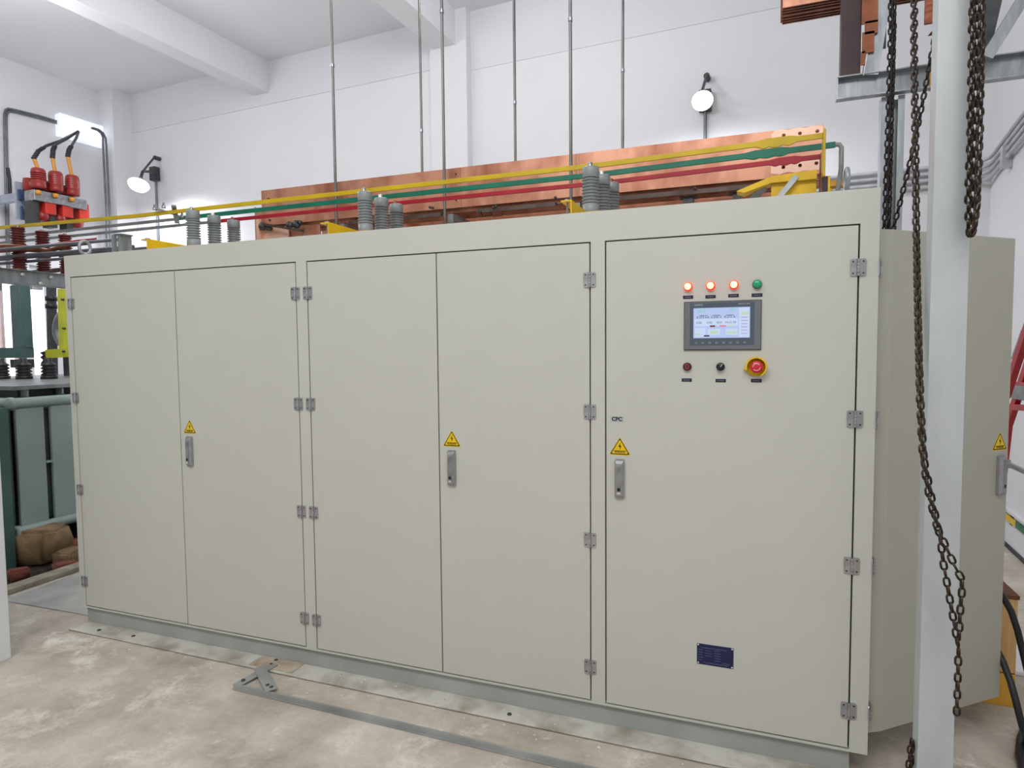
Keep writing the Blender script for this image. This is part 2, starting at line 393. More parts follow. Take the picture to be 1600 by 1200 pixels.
# hinge mesh: two leaves and a knuckled barrel
hb = MB()
for sx in (-1, 1):
    hb.prism([(sx*0.004, -0.03), (sx*0.021, -0.03), (sx*0.025, -0.026), (sx*0.025, 0.026), (sx*0.021, 0.03), (sx*0.004, 0.03)], -0.0045, -0.0005, 'xz')
    for zz in (-0.02, 0.02): hb.cyl((sx*0.016, -0.0045, zz), (sx*0.016, -0.0056, zz), 0.0034, 8, 1)
for k in range(5): hb.cyl((0, -0.007, -0.03+k*0.012+0.0006), (0, -0.007, -0.03+(k+1)*0.012-0.0006), 0.0052, 10)
ho = obj('hinge', hb, ['stainless', 'dark_steel'], org=(0, 0, 0)); hinge_mesh = ho.data; bpy.data.objects.remove(ho)
HZ = (1.833, 1.307, 0.784, 0.254)
# rod-control handle: cast body, recessed lever and keyhole
def handle_mesh(out=False):
    b = MB()
    b.prism([(-0.019, -0.075), (-0.015, -0.079), (0.015, -0.079), (0.019, -0.075), (0.019, 0.072), (0.015, 0.076), (-0.015, 0.076), (-0.019, 0.072)], -0.012, 0, 'xz')
    b.add([(-0.017,-0.012,0.070),(0.017,-0.012,0.070),(0.012,-0.022,0.060),(-0.012,-0.022,0.060),(-0.012,-0.022,-0.068),(0.012,-0.022,-0.068),(0.017,-0.012,-0.074),(-0.017,-0.012,-0.074)],
          [(0,1,2,3),(3,2,5,4),(4,5,6,7),(1,6,5,2),(0,3,4,7)])
    if not out:
        b.prism([(-0.0085, -0.062), (0.0085, -0.062), (0.0085, 0.044), (0.006, 0.05), (-0.006, 0.05), (-0.0085, 0.044)], -0.0245, -0.021, 'xz', m=1)
        b.cyl((0, -0.0245, -0.042), (0, -0.0255, -0.042), 0.0078, 14, 2)
        b.box(-0.007, 0.007, -0.026, -0.024, -0.062, -0.053, 3)
    else:
        b.cyl((0.0, -0.022, -0.042), (0.0, -0.0235, -0.042), 0.0085, 14, 2)
        b.bar((0, -0.018, 0.050), (0, -0.125, 0.016), 0.019, 0.015, 0); b.bar((0, -0.122, 0.020), (0, -0.140, 0.004), 0.022, 0.022, 1)
        b.box(-0.011, 0.011, -0.034, -0.018, 0.030, 0.062, 0)
    o = obj('h', b, ['zinc_cast', 'steel', 'knob_black', 'rivet'], org=(0, 0, 0), bev=0.0012); me = o.data; bpy.data.objects.remove(o); return me
hm = handle_mesh(); hm_out = handle_mesh(True)
# triangular warning sticker
def sign_mesh():
    b = MB(); h = 0.070; wd = 0.084
    def tri(s, zc):
        return [(-wd/2*s+0.003*s, zc), (wd/2*s-0.003*s, zc), (wd/2*s, zc+0.004*s), (0.0018, zc+h*s), (-0.0018, zc+h*s), (-wd/2*s, zc+0.004*s)]
    b.prism(tri(1.0, 0), -0.0006, 0, 'xz', m=0)
    b.prism(tri(0.90, 0.0030), -0.0010, -0.0006, 'xz', m=1)
    b.prism(tri(0.76, 0.0066), -0.0014, -0.0010, 'xz', m=0)
    b.prism([(0.003, 0.052), (-0.0055, 0.034), (0.0, 0.034), (-0.001, 0.021), (0.0065, 0.038), (0.001, 0.038)], -0.0018, -0.0014, 'xz', m=1)
    b.box(-0.025, 0.025, -0.0018, -0.0014, 0.0165, 0.0185, 1)
    vs, fs = text_mesh('有电危险', 0.0105, Matrix.Translation((0, -0.0016, 0.0122)) @ FACE)
    b.add(vs, fs, 1)
    o = obj('s', b, ['sign_yellow', 'sign_black'], org=(0, 0, 0)); me = o.data; bpy.data.objects.remove(o); return me
sm = sign_mesh()
def door(a, b, label, hinge_x, handle_x=None):
    mb = MB(); mb.box(a+g, b-g, 0.0, 0.0195, ZD0+g, ZD1-g)
    d = obj('door', mb, 'door_paint', cab, bev=0.0016, label=label)
    for z in HZ: inst('hinge', hinge_mesh, (hinge_x, 0, z), d)
    if handle_x is not None:
        inst('handle', hm, (handle_x, 0, 1.046), d); inst('warning_sign', sm, (handle_x, 0, 1.137), d)
    return d
door(*DOORS[0], None, -3.9655)
door(*DOORS[1], 'door with handle and yellow warning triangle, second from left', -2.436, -3.130)
door(*DOORS[2], None, -2.3655)
door(*DOORS[3], 'door with handle and yellow warning triangle, middle', -1.010, -1.626)
ctl = door(*DOORS[4], 'wide control door with screen, lamps and buttons', -0.063, -0.889)

# --- controls on the wide door (sub-parts)
def lamp(x, z, lit, label):
    b = MB(); b.lathe((x, 0, z), [(0.0, -0.001), (0.0165, -0.001), (0.0165, -0.006), (0.0150, -0.009), (0.0145, -0.009)], 24, 0, 'y')
    b.lathe((x, 0, z), [(0.0148, -0.006), (0.0146, -0.014), (0.0126, -0.0185), (0.0122, -0.0186)], 24, 1, 'y')
    b.lathe((x, 0, z), [(0.0123, -0.0185), (0.0090, -0.0208), (0.004, -0.0218), (0.0, -0.022)], 24, 2, 'y')
    obj('indicator_lamp', b, ['lamp_lit_rim', 'lamp_lit_rim', 'lamp_lit_core'] if lit else ['knob_black', 'lamp_green', 'lamp_green'], ctl, label=label)
for x in (-0.631, -0.550, -0.468): lamp(x, 1.790, True, 'lit red indicator lamp')
lamp(-0.388, 1.789, False, 'unlit green indicator lamp')
def nameplate(x, z, wd=0.037, h=0.0125):
    b = MB(); b.box(x-wd/2, x+wd/2, -0.0012, 0, z-h/2, z+h/2, 0)
    for k in range(4): b.box(x-wd*0.3+k*wd*0.16, x-wd*0.3+k*wd*0.16+wd*0.1, -0.0014, -0.0012, z-0.0018, z+0.0018, 1)
    obj('name_strip', b, ['label_dark', 'label_print'], ctl)
for x, z in ((-0.631, 1.751), (-0.550, 1.750), (-0.469, 1.751), (-0.388, 1.750), (-0.634, 1.438), (-0.511, 1.437), (-0.387, 1.438)): nameplate(x, z)
# touch panel
b = MB(); hx0, hx1, hz0, hz1 = -0.645, -0.372, 1.551, 1.733
b.box(hx0, hx1, -0.006, 0, hz0, hz1, 2); b.box(hx0+0.0025, hx1-0.0025, -0.0085, -0.006, hz0+0.003, hz1-0.003, 0)
b.box(hx0+0.022, hx1-0.024, -0.0090, -0.0085, hz0+0.018, hz1-0.006, 1)
for vs, fs in (text_mesh('SIEMENS', 0.0082, Matrix.Translation((-0.592, -0.0093, 1.7195)) @ FACE), text_mesh('SIMATIC HMI', 0.0068, Matrix.Translation((-0.432, -0.0093, 1.7195)) @ FACE)):
    b.add(vs, fs, 3)
for k in range(8):
    kx = -0.600 + k*0.0245; b.box(kx-0.004, kx+0.004, -0.0093, -0.0090, 1.576, 1.5768, 3); b.box(kx-0.003, kx+0.003, -0.0093, -0.0090, 1.5805, 1.5812, 3)
    b.box(kx-0.0038, kx-0.0030, -0.0093, -0.0090, 1.576, 1.5812, 3); b.box(kx+0.0030, kx+0.0038, -0.0093, -0.0090, 1.576, 1.5812, 3)
obj('touch_panel', b, ['hmi_bezel', 'hmi_glass', 'hmi_frame', 'hmi_print'], ctl, bev=0.0)
b = MB(); sx0, sx1, sz0, sz1 = -0.610, -0.411, 1.596, 1.708
b.box(sx0, sx1, -0.0096, -0.0090, sz0, sz1, 0)
SW, SH = sx1-sx0, sz1-sz0
def sc(u0, v0, u1, v1, m, d=0.0):                 # screen content, u right, v down, 0..1
    b.box(sx0+SW*u0, sx0+SW*u1, -0.0099-d, -0.0096, sz1-SH*v1, sz1-SH*v0, m)
sc(0.81, 0.02, 0.985, 0.98, 1); sc(0.02, 0.36, 0.79, 0.60, 1); sc(0.03, 0.66, 0.22, 0.96, 1); sc(0.26, 0.70, 0.48, 0.90, 1); sc(0.58, 0.70, 0.78, 0.90, 1)
sc(0.84, 0.16, 0.98, 0.25, 5, 0.0002)
for r in range(6): sc(0.85, 0.33+r*0.105, 0.96, 0.345+r*0.105, 6, 0.0002)
for u in (0.11, 0.34, 0.58): sc(u, 0.24, u+0.14, 0.26, 6, 0.0002)
def st(body, u, v, size, m):
    vs, fs = text_mesh(body, size, Matrix.Translation((sx0+SW*u, -0.0102, sz1-SH*v)) @ FACE); b.add(vs, fs, m)
st('运行', 0.15, 0.11, 0.0150, 3); st('运行', 0.70, 0.08, 0.0110, 3)
for u, t in ((0.17, '8.373 kA'), (0.41, '0.000 V'), (0.65, '8.373 A')): st(t, u, 0.31, 0.0125, 2)
for u, t in ((0.10, '0.00'), (0.29, '0.00'), (0.46, '50.0'), (0.60, 'Hz'), (0.70, '21.50')): st(t, u, 0.49, 0.0110, 2)
sc(0.30, 0.58, 0.39, 0.63, 7, 0.0002); sc(0.47, 0.58, 0.58, 0.63, 4, 0.0002); sc(0.62, 0.58, 0.73, 0.63, 5, 0.0002)
sc(0.19, 0.90, 0.29, 0.95, 2, 0.0002); sc(0.30, 0.76, 0.45, 0.86, 5, 0.0002); sc(0.60, 0.78, 0.76, 0.86, 5, 0.0002); sc(0.04, 0.84, 0.14, 0.90, 5, 0.0002)
obj('touch_screen', b, ['screen_on', 'screen_panel', 'screen_ink', 'screen_green', 'screen_pink', 'screen_pale', 'label_print', 'button_maroon'], ctl, label='lit touch screen with small readings')
# push button, selector knob, emergency stop
b = MB(); b.lathe((-0.632, 0, 1.489), [(0.0, -0.001), (0.0155, -0.001), (0.0155, -0.010), (0.0125, -0.012)], 24, 0, 'y')
b.lathe((-0.632, 0, 1.489), [(0.0128, -0.010), (0.0120, -0.0125), (0.004, -0.0118), (0.004, -0.0118)], 24, 1, 'y'); b.lathe((-0.632, 0, 1.489), [(0.004, -0.012), (0.0, -0.0122)], 12, 2, 'y')
obj('push_button', b, ['knob_black', 'button_maroon', 'knob_black'], ctl, label='dark red push button')
b = MB(); b.lathe((-0.512, 0, 1.489), [(0.0, -0.001), (0.0152, -0.001), (0.0152, -0.010), (0.0125, -0.013), (0.0, -0.013)], 24, 0, 'y')
b.T = Matrix.Translation((-0.512, 0, 1.489)) @ Matrix.Rotation(math.radians(35), 4, 'Y')
b.box(-0.0045, 0.0045, -0.024, -0.012, -0.0125, 0.0135, 0); b.box(-0.0009, 0.0009, -0.0246, -0.024, 0.0, 0.013, 1)
obj('selector_knob', b, ['knob_black', 'print_white'], ctl, label='black rotary selector knob', bev=0.0)
ex, ez = -0.388, 1.489
b = MB(); b.lathe((ex, 0, ez), [(0.0, -0.001), (0.036, -0.001), (0.036, -0.004), (0.019, -0.004), (0.019, -0.020), (0.0, -0.020)], 32, 0, 'y')
n = 30; inn, out, zf = 0.0315, 0.0365, -0.030     # protective collar, open at the lower left
vs = []; fs = []; a0, a1 = math.radians(-62), math.radians(196)
for i in range(n+1):
    t = a0+(a1-a0)*i/n; ca, sa = math.cos(t), math.sin(t)
    for r, yy in ((inn, -0.002), (out, -0.002), (out, zf), (inn, zf)): vs.append((ex+r*ca, yy, ez+r*sa))
for i in range(n):
    for j in range(4): fs.append((i*4+j, i*4+(j+1) % 4, i*4+4+(j+1) % 4, i*4+4+j))
fs += [(0, 1, 2, 3), (n*4+3, n*4+2, n*4+1, n*4)]
b.add(vs, fs, 0)
b.bar((ex+0.036*math.cos(a1)+0.004, -0.016, ez+0.036*math.sin(a1)), (ex+0.036*math.cos(a1)-0.008, -0.016, ez+0.036*math.sin(a1)+0.004), 0.028, 0.005, 0, up=(0, 0, 1))
obj('stop_collar', b, 'collar_yellow', ctl)
b = MB(); b.lathe((ex+0.001, 0, ez), [(0.013, -0.018), (0.013, -0.026), (0.021, -0.030), (0.0222, -0.036), (0.020, -0.041), (0.012, -0.0435), (0.0, -0.044)], 32, 0, 'y')
for s0 in (40, 220):
    pts = [(ex+0.001+0.0125*math.cos(math.radians(s0+t)), -0.0438, ez+0.0125*math.sin(math.radians(s0+t))) for t in range(0, 141, 20)]
    b.tube(pts, 0.0011, 6, 1)
obj('stop_button', b, ['button_red', 'print_white'], ctl, label='red mushroom emergency stop button')
# CPC label, blue rating plate
b = MB(); b.box(-0.926, -0.875, -0.0008, 0, 1.270, 1.291, 0)
vs, fs = text_mesh('CPC', 0.0215, Matrix.Translation((-0.9005, -0.0011, 1.2805)) @ FACE, off=0.0009); b.add(vs, fs, 1)
obj('text_label', b, ['label_white', 'label_ink'], ctl, label='small grey label reading CPC')
b = MB(); b.box(-0.589, -0.455, -0.0012, 0, 0.339, 0.420, 0)
for r, (u0, u1) in enumerate(((0.10, 0.80), (0.04, 0.16), (0.04, 0.18), (0.04, 0.16), (0.04, 0.18), (0.04, 0.15))):
    b.box(-0.589+0.134*u0, -0.589+0.134*u1, -0.0015, -0.0012, 0.404-r*0.0098, 0.408-r*0.0098, 1)
for r in range(5): b.box(-0.589+0.134*(0.46+0.01*r), -0.589+0.134*(0.64), -0.0015, -0.0012, 0.3975-r*0.0098, 0.4010-r*0.0098, 1)
for r in range(3): b.box(-0.589+0.134*(0.22), -0.589+0.134*(0.40), -0.0015, -0.0012, 0.3935-r*0.0098, 0.3965-r*0.0098, 1)
b.box(-0.589+0.134*0.2, -0.589+0.134*0.86, -0.0015, -0.0012, 0.3455, 0.3495, 1); b.box(-0.589+0.134*0.7, -0.589+0.134*0.9, -0.0015, -0.0012, 0.353, 0.356, 1)
for x in (-0.584, -0.460):
    for z in (0.344, 0.415): b.lathe((x, 0, z), [(0.0034, -0.0012), (0.0028, -0.003), (0.0, -0.0036)], 10, 2, 'y')
obj('rating_plate', b, ['plate_blue', 'plate_print', 'rivet'], ctl, label='dark blue rating plate with four rivets')

# --- side door standing open at the right end
ANG = math.atan2(0.455, 0.529); TS = Matrix.Translation((0.008, 0.03, 0)) @ Matrix.Rotation(ANG, 4, 'Z')
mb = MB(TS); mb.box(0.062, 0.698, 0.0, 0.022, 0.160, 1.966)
sd = obj('side_door', mb, 'shaded_side_paint', cab, bev=0.0015, label='open side door with lever handle')
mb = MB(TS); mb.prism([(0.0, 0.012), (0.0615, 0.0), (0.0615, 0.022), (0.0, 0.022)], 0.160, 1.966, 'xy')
obj('door_fold', mb, 'shaded_side_paint', sd)
def on_side(lx, ly, z): return TS @ Vector((lx, ly, z))
inst('handle', hm_out, on_side(0.652, 0, 1.058), sd, (0, 0, ANG)); inst('warning_sign', sm, on_side(0.648, 0, 1.153), sd, (0, 0, ANG))
for z in HZ:
    inst('hinge', hinge_mesh, (0.004, 0.022, z-0.004), sd, (0, 0, PI/2-0.25))
# lifting eyes
for x, n_ in ((-3.975, 'steel lifting eye'), (-0.092, 'steel lifting eye')):
    b = MB(); b.tube([(x, 0.10+0.033*math.cos(t*PI/10), ZT+0.058+0.036*math.sin(t*PI/10)) for t in range(20)], 0.0085, 10, 0, closed=True)
    b.lathe((x, 0.10, ZT+0.004), [(0.0, 0), (0.020, 0), (0.020, 0.010), (0.011, 0.018), (0.009, 0.028)], 16)
    obj('lifting_eye', b, 'galvanized', cab)

# channel steel base on the floor
base = empty('channel_base', (-2.0, 0.02, 0), 'grey painted channel steel base under the long cabinet', 'base frame')
mb = MB(); mb.box(-3.985, -0.055, 0.022, 0.034, 0.0, ZB); obj('web', mb, 'base_steel', base)
mb = MB(); mb.box(-3.985, -0.055, 0.035, 0.09, ZB-0.010, ZB-0.0005); obj('upper_flange', mb, 'base_steel', base)
mb = MB(); mb.box(-3.99, 0.10, -0.092, 0.0215, 0.004, 0.011); obj('lower_flange', mb, 'base_flange', base, bev=0.002)
mb = MB(); mb.box(-0.068, -0.056, 0.035, 1.2, 0.0, ZB-0.011); mb.box(-3.985, -3.973, 0.035, 1.2, 0.0, ZB-0.011); mb.box(-3.985, -0.056, 1.19, 1.2, 0, ZB-0.011); obj('side_web', mb, 'base_steel', base)
b = MB()
for x, y in ((-3.80, -0.05), (-3.55, -0.04), (-2.62, 0.0), (-1.35, -0.05)): b.lathe((x, y, 0.011), [(0.010, 0), (0.010, 0.004), (0.0, 0.005)], 8, 0)
obj('bolt', b, 'dark_steel', base)

b = MB(); b.box(-2.72, -2.46, -0.080, 0.020, 0.0115, 0.0135); obj('rusty_plate', b, 'brown_rust', base, bev=0.0008)
# ================================================================== BUSBARS AND INSULATORS ON THE CABINET ROOF
def ribbed(x, y, z0, z1, r, ribs, matn, label, group, name='insulator', capf=0.24, basef=0.20, n=28):
    t = empty(name, (x, y, z0), label, 'insulator', group); H = z1-z0
    ca, ba = H*capf, H*basef
    b = MB(); b.lathe((x, y, 0), [(0, z0), (r*0.97, z0), (r, z0+0.003), (r, z0+ba-0.002), (r*0.9, z0+ba)], n); obj('collar', b, matn, t)
    pr = [(r*0.8, z0+ba)]; p = (H-ca-ba)/ribs
    for k in range(ribs):
        a = z0+ba+k*p; pr += [(r*0.80, a+p*0.15), (r*1.05, a+p*0.34), (r*1.05, a+p*0.62), (r*0.80, a+p*0.84)]
    pr += [(r*0.8, z1-ca)]
    b = MB(); b.lathe((x, y, 0), pr, n); obj('ribbed_shaft', b, matn, t)
    b = MB(); b.lathe((x, y, 0), [(r*0.9, z1-ca), (r, z1-ca+0.003), (r, z1-0.004), (r*0.93, z1), (0, z1)], n); obj('cap', b, matn, t)
    return t
ZI = 2.369
STX = (-3.425, -2.268, -1.088)
PH = ((0.35, 'yellow'), (0.505, 'green'), (0.66, 'red'))
WHERE = ('at the left end of the cabinet roof', 'at the middle of the cabinet roof', 'towards the right end of the cabinet roof')
for i, sx in enumerate(STX):
    for (yy, colr) in PH:
        xx = sx + (0.018 if (i == 2 and yy > 0.4) else 0.0) + (0.012 if (i == 2 and yy > 0.6) else 0)
        t = ribbed(xx, yy, 2.166, ZI, 0.0375, 8, 'insulator_grey', 'grey ribbed insulator holding the %s busbar %s' % (colr, WHERE[i]), 'grey insulators on the cabinet roof')
        b = MB(); b.lathe((xx, yy-0.008, ZI), [(0.010, 0.0), (0.010, 0.018), (0.006, 0.021), (0, 0.022)], 8); b.lathe((xx, yy-0.008, ZI), [(0.014, 0.0), (0.014, 0.003), (0, 0.003)], 12)
        obj('bolt', b, {'yellow': 'steel', 'green': 'rivet', 'red': 'copper_brown'}[colr], t)
    # yellow channel running back over the roof; open side to the left
    cx = sx-0.008
    b = MB(); b.box(cx-0.005, cx, 0.05, 0.86, 2.105, 2.1655); b.box(cx-0.046, cx-0.005, 0.05, 0.86, 2.160, 2.1655); b.box(cx-0.060, cx-0.005, 0.05, 0.86, 2.105, 2.1105)
    b2 = MB(); b2.box(cx-0.005, cx+0.055, 0.30, 0.80, 2.160, 2.1655); 
    b.v += b2.v; b.f += [tuple(q+24 for q in f) for f in b2.f]; b.m += b2.m; b.s += b2.s
    ch = obj('support_channel', b, 'yellow_paint', label='yellow steel channel under the three insulators %s' % WHERE[i], cat='bracket', group='yellow channels on the cabinet roof', bev=0.0)
    b = MB(); b.lathe((cx-0.025, 0.075, 2.1655), [(0.012, 0), (0.012, 0.008), (0, 0.009)], 8); b.cyl((cx-0.025, 0.075, 2.1105), (cx-0.025, 0.075, 2.16), 0.004, 8); obj('bolt', b, 'steel', ch)
def scallop(x0, x1, zt, zb, lug0, lug1, deep):
    mid = [q for q in (-5.2, -3.9, -1.06) if q > x0+0.1]
    top = [(x0, zt)] + [(q, zt) for q in mid] + [(lug0, zt), (lug0+0.04, zt+0.006), (lug1-0.03, zt+0.006), (lug1, zt), (x1, zt)]
    bot = [(x1, zb), (lug1, zb)] ; k = 3
    L = lug1-lug0
    for i in range(k*6+1):
        t = i/(k*6); bot.append((lug1-L*t, zb - deep*(0.45+0.55*abs(math.sin(PI*k*t)))*min(1, 5*t, 5*(1-t))))
    bot += [(lug0, zb)] + [(q, zb) for q in reversed(mid)] + [(x0, zb)]
    return [(x, z + max(0, x+1.06)*0.021 + max(0, -3.9-x)*0.017) for x, z in top+bot]
ZB1, ZB2 = 2.3695, 2.391
# yellow
yb = empty('yellow_busbar', (-2.5, 0.35, ZB1), 'long yellow painted busbar running over the cabinet roof insulators', 'busbar')
b = MB(); b.prism(scallop(-6.9, -0.148, ZB2, ZB1, -0.40, -0.24, 0.012), 0.362, 0.374, 'xz'); obj('bar', b, 'yellow_bar', yb, bev=0.004)
b = MB(); b.prism([(0.335, 2.235), (0.385, 2.225), (0.392, 2.378), (0.378, 2.410), (0.335, 2.418)], -0.1475, -0.1405, 'yz'); obj('drop_plate', b, 'yellow_bar', yb)
b = MB(); b.box(-0.148, -0.128, 0.352, 0.382, 2.108, 2.236, 0); obj('sleeve', b, 'maroon_sleeve', yb)
b = MB(); b.box(-0.1275, -0.120, 0.350, 0.380, 2.108, 2.236, 0); obj('tail', b, 'yellow_paint', yb)
# green
gb = empty('green_busbar', (-2.0, 0.505, ZB1), 'long green painted busbar running behind the yellow one over the cabinet', 'busbar')
b = MB(); b.prism(scallop(-3.72, -0.085, ZB2+0.002, ZB1, -0.44, -0.26, 0.009), 0.517, 0.529, 'xz'); obj('bar', b, 'green_bar', gb, bev=0.004)
b = MB(); b.prism([(-6.9, ZB2-0.004), (-3.7205, ZB2-0.004), (-3.7205, ZB1), (-6.9, ZB1)], 0.519, 0.527, 'xz'); obj('bare_end', b, 'grey_metal', gb, label='bare grey metal end')
b = MB(); b.tube([(-0.0845, 0.523, 2.402), (-0.070, 0.523, 2.400), (-0.062, 0.523, 2.388), (-0.062, 0.523, 2.300), (-0.074, 0.523, 2.20), (-0.074, 0.523, 2.106)], 0.0095, 10); obj('drop_tube', b, 'grey_metal', gb)
# red
rb = empty('red_busbar', (-2.0, 0.66, ZB1), 'long red painted busbar nearest to the copper bars over the cabinet', 'busbar')
b = MB(); b.prism(scallop(-3.60, -0.125, ZB2-0.001, ZB1, -0.34, -0.20, 0.010), 0.672, 0.684, 'xz'); obj('bar', b, 'red_bar', rb, bev=0.004)
b = MB(); b.prism([(-6.9, ZB2-0.004), (-3.6005, ZB2-0.004), (-3.6005, ZB1), (-6.9, ZB1)], 0.674, 0.682, 'xz'); obj('bare_end', b, 'grey_metal', rb, label='bare grey metal end')
b = MB(); b.box(-0.129, -0.1252, 0.645, 0.70, 2.106, 2.408); obj('drop_plate', b, 'copper_dark', rb)
# bolted clamp left of the first insulators
cl = empty('busbar_clamp', (-3.62, 0.40, 2.33), 'grey bolted clamp joining the busbars left of the first insulators', 'clamp')
b = MB(); b.bar((-3.70, 0.342, 2.405), (-3.52, 0.49, 2.33), 0.03, 0.008); b.bar((-3.56, 0.342, 2.41), (-3.70, 0.49, 2.345), 0.026, 0.008); obj('strap', b, 'grey_metal', cl)
for p in ((-3.63, 0.335, 2.40), (-3.70, 0.335, 2.395), (-3.56, 0.40, 2.35), (-3.52, 0.47, 2.315)):
    b = MB(); b.lathe(p, [(0.012, 0), (0.012, 0.016), (0.007, 0.016), (0.007, 0.030), (0, 0.030)], 8); obj('bolt', b, 'steel', cl)

# copper busbar trunk, hung from the ceiling
trunk = empty('copper_busbar_trunk', (-1.75, 0.95, 2.36), 'long bundle of bare copper busbars hanging above the cabinet behind the coloured bars', 'busbar')
CX0, CX1, CZ0, CZ1 = -3.415, -0.094, 2.378, 2.604
holes = []
def circ(x, z, r, n=14): return [(x+r*math.cos(2*PI*i/n), z+r*math.sin(2*PI*i/n)) for i in range(n)]
HX = [PY(q, 150, 0.90).x for q in (1224.5, 1250, 1277)]
HP = [(PY(x_, y_, 0.90).x, PY(x_, y_, 0.90).z) for x_, y_ in ((1224.5, 211.5), (1250, 208.5), (1277, 205), (1224, 261.5), (1250, 258.5), (1275.5, 255))]
ZU, ZL_ = HP[1][1], HP[4][1]
holes = [circ(x, z, 0.0085) for x, z in HP]
XJ = PY(720, 280, 0.9).x; XJ2 = PY(905, 280, 0.9).x
for k, (x0, x1) in enumerate(((CX0, XJ-0.002), (XJ, XJ2-0.0015), (XJ2, CX1))):
    b = MB(); b.prism([(x0, CZ0), (x1, CZ0), (x1, CZ1), (x0, CZ1)], 0.90, 0.910, 'xz', holes=holes if k == 2 else [])
    obj('copper_bar', b, 'copper', trunk)
for k, y in enumerate((0.935, 0.965, 1.05, 1.08, 1.11)):
    b = MB(); hh = holes if k < 2 else []
    x1 = CX1 + (0.012, 0.004, 0.010, -0.01, 0.006)[k]; x0 = CX0 + (0.02, -0.03, 0.03, 0.01, -0.01)[k]
    b.prism([(x0, CZ0-0.02), (x1, CZ0-0.02), (x1, CZ1-0.012), (x0, CZ1-0.012)], y, y+0.010, 'xz', holes=hh); obj('copper_bar', b, 'copper', trunk)
# polished contact faces round the holes
for zc in (ZU, ZL_):
    xs0 = HX[0]-0.052; poly = []
    N = 40
    up_ = [(xs0+(CX1-0.004-xs0)*i/N, zc+(0.022 if zc > 2.5 else 0.030)+0.006*abs(math.sin(PI*3*i/N))-0.010*(i < 2)) for i in range(N+1)]
    dn_ = [(xs0+(CX1-0.004-xs0)*i/N, zc-0.034+0.008*abs(math.cos(PI*3*i/N))) for i in range(N, -1, -1)]
    b = MB(); b.prism(up_+dn_, 0.8992, 0.8998, 'xz', holes=[circ(x, z, 0.0085) for x, z in HP if abs(z-zc) < 0.02]); obj('contact_face', b, 'copper_polished', trunk, label='polished copper contact face with bolt holes')
for x, z, r in ((CX0+0.06, 2.545, 0.007), (CX0+0.065, 2.41, 0.006), (XJ-0.03, 2.57, 0.004), (XJ-0.03, 2.42, 0.004)):
    b = MB(); b.cyl((x, 0.8995, z), (x, 0.890, z), r, 10); obj('bolt', b, 'dark_steel', trunk)
# lower set of bars
for k, y in enumerate((1.44, 1.47, 1.50)):
    b = MB(); b.box(-3.35+0.03*k, -0.20, y, y+0.010, 2.115, 2.50); obj('copper_bar', b, 'copper', trunk)
# bundle ends at the left: plates, brace and clamps
b = MB(); b.prism([(-3.43, 2.10), (-3.405, 2.10), (-3.405, 2.44), (-3.43, 2.44)], 0.86, 0.88, 'xz'); b.box(-3.43, -3.25, 0.88, 0.888, 2.12, 2.20); b.box(-3.43, -3.20, 0.895, 0.899, 2.20, 2.36); obj('end_plate', b, 'copper_polished', trunk)
b = MB(); b.prism([(-3.52, 2.28), (-3.44, 2.24), (-3.44, 2.48), (-3.52, 2.52)], 0.95, 0.96, 'xz'); b.prism([(-3.40, 2.22), (-2.98, 2.10), (-2.98, 2.36), (-3.40, 2.37)], 0.925, 0.933, 'xz'); obj('end_plate', b, 'copper', trunk)
pa, pb = PY(411, 350, 0.84), PY(474, 361, 0.84)
b = MB(); b.bar(pa, pb, 0.012, 0.014); obj('brace', b, 'brown_steel', trunk)
for px, py, s_ in ((412, 354, 0.026), (422, 357, 0.018), (465, 351, 0.026), (454, 352, 0.022), (470, 348, 0.014)):
    p = PY(px, py, 0.87); b = MB(); b.lathe(p, [(0, -0.02), (s_, -0.02), (s_, 0.0), (s_*0.55, 0.002), (s_*0.55, 0.014), (0, 0.014)], 10, 0, 'y'); obj('clamp_bolt', b, 'dark_steel', trunk)
# angle under the upper bars
for a, c in ((545, 572), (632, 690), (745, 868), (955, 1252)):
    p0, p1 = PY(a, 330, 0.88).x, PY(c, 330, 0.88).x
    b = MB(); b.box(p0, p1, 0.872, 0.878, 2.330, 2.352); b.box(p0, p1, 0.878, 0.93, 2.346, 2.352); obj('angle_rail', b, 'brown_steel', trunk)
for px, py in ((672, 324), (676, 325), (750, 331), (775, 322), (771, 324), (868, 309), (1086, 294), (566, 341)):
    p = PY(px, py, 0.868); b = MB(); b.lathe(p, [(0, -0.006), (0.008, -0.006), (0.008, 0.004), (0.004, 0.004), (0.004, 0.012), (0, 0.012)], 8, 0, 'y'); obj('rail_bolt', b, 'dark_steel', trunk)
# dark hooks below the rail
for px in (760, 776):
    p = PY(px, 332, 0.90); b = MB(); b.tube([p+Vector((-0.05, 0, 0.02)), p+Vector((-0.02, 0, -0.02)), p+Vector((0.03, 0, -0.02)), p+Vector((0.045, 0, 0.015))], 0.004, 6); obj('hook', b, 'copper_dark', trunk)

